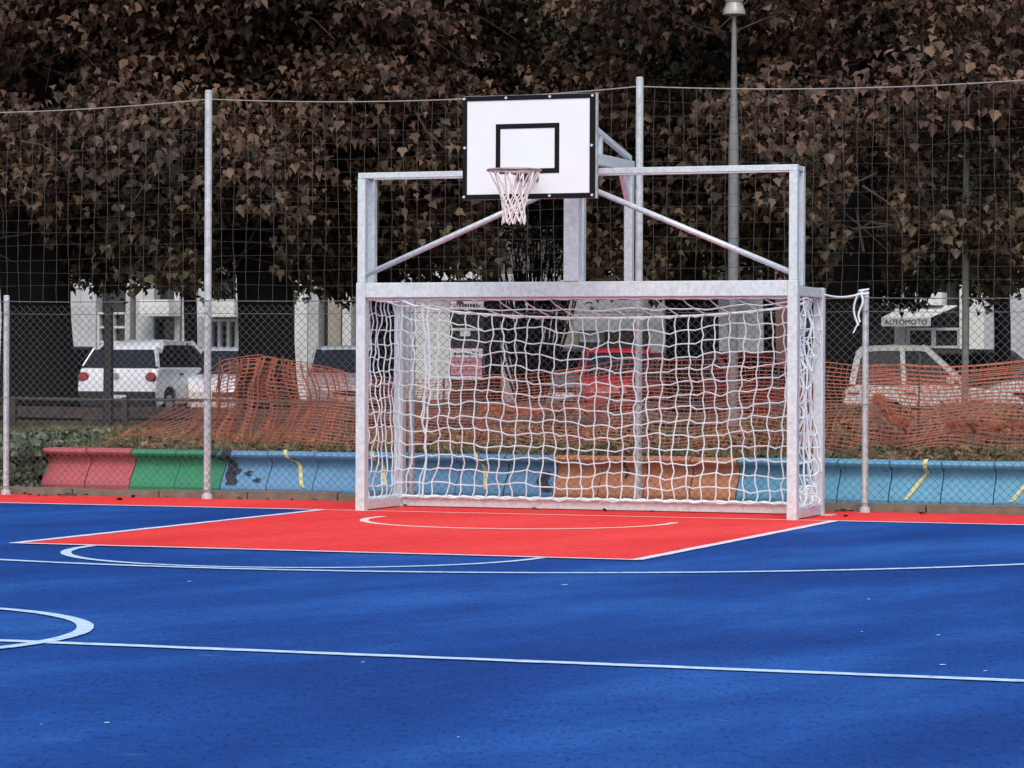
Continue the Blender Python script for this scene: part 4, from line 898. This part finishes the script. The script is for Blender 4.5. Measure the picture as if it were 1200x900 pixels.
    for i in pick:
        o = bpy.data.objects.new('leaf', ms[int(i) % 5]); COL.objects.link(o); o.parent = t
        o.matrix_local = Matrix.LocRotScale(Vector(P[i]), Matrix(rots[i].tolist()).to_quaternion(), Vector((size[i],) * 3))
    return t
def crown(rx, z0, z1, n, r0=0.9, r1=1.5, front=0.0):
    b = []
    for i in range(n):
        a = random.uniform(0, 6.28); q = math.sqrt(random.uniform(0.05, 1)); z = z0 + (z1 - z0) * ((i + random.random()) / n) ** 1.35
        k_ = 1.0 if z < z0 + (z1 - z0) * 0.7 else 0.8
        b.append((rx * q * math.cos(a) * k_, rx * 0.75 * q * math.sin(a) * k_ - front, z, random.uniform(r0, r1), random.uniform(r0, r1) * 0.62))
    random.shuffle(b); return b
tree('huge dark-trunked autumn tree at the left edge, brown crown overhead', 42, 50, 0.60, 3.2, crown(4.6, 2.9, 8.9, 64), 54000, False, 2.45)
tree('autumn tree with broad dark trunk behind the netting peak', 310, 50, 0.47, 3.9, crown(4.2, 2.9, 8.9, 64), 54000, False, 2.5)
tree('autumn tree whose dark trunk stands behind the left goal post', 449, 54, 0.26, 4.0, crown(3.8, 3.4, 8.9, 56), 40000, True, 2.95)
tree('autumn tree with dark trunk behind the right half of the goal net', 800, 54, 0.34, 4.2, crown(4.4, 3.4, 8.9, 60), 50000, True, 2.95)
tree('autumn tree with thick dark trunk just right of the goal frame', 985, 49, 0.36, 4.6, crown(4.3, 2.9, 8.9, 64), 54000, False, 2.45)
tree('leafy tree at the right edge with slim dark trunk', 1172, 60, 0.16, 4.2, crown(4.6, 3.0, 8.9, 60), 46000, True, 2.4)
tree('dense brown tree behind the backboard with slim dark trunk', 833, 72, 0.15, 5.0, crown(5.6, 4.0, 12.0, 56, 1.2, 1.9), 20000, True, 3.2, 120)
tree('dense tree with slim trunk rising behind the right goal corner', 900, 74, 0.15, 5.0, crown(5.6, 3.9, 12.0, 56, 1.2, 1.9), 20000, False, 3.2, 120)
tree('tall dense tree in the second row behind the left trees', 222, 74, 0.16, 4.6, crown(6.2, 3.5, 12.0, 58, 1.2, 1.9), 22000, True, 2.9, 120)
tree('tall dense tree in the second row behind the left edge tree', -40, 73, 0.2, 4.6, crown(6.2, 3.5, 12.0, 58, 1.2, 1.9), 22000, False, 2.9, 60)
tree('tall dense tree in the second row behind the hoop', 575, 73, 0.2, 5.0, crown(6.2, 4.4, 12.0, 58, 1.2, 1.9), 22000, False, 3.8, 120)
# bare shrub seen below the hoop
p = atD(622, 440, 56); sh = thing('bare_shrub', 'bare twiggy shrub fanning up below the hoop behind the goal', 'shrub', (p[0], p[1], 0.25))
for k in range(60):
    a = random.uniform(0, 6.28); ln = random.uniform(2.6, 4.2); sp = random.uniform(0.15, 1.25); c = np.array((0.12 * math.cos(a), 0.12 * math.sin(a), 0)); e_ = np.array((sp * math.cos(a), sp * 0.7 * math.sin(a), ln))
    q = [c * (1 - t_) + e_ * t_ + np.array([0.09 * math.sin(5 * t_ + k), 0.05 * math.cos(4 * t_ + k), 0.0]) * t_ for t_ in np.linspace(0, 1, 8)]
    mb = MB().tube(q, np.linspace(0.035, 0.008, 8), 5)
    for _ in range(4):
        i = random.randint(3, 6); s0 = q[i]; mb.tube([s0, s0 + np.array([random.uniform(-.25, .25), random.uniform(-.2, .2), random.uniform(.2, .55)])], [0.012, 0.005], 4)
    link('twig', mb, 'twig', sh)
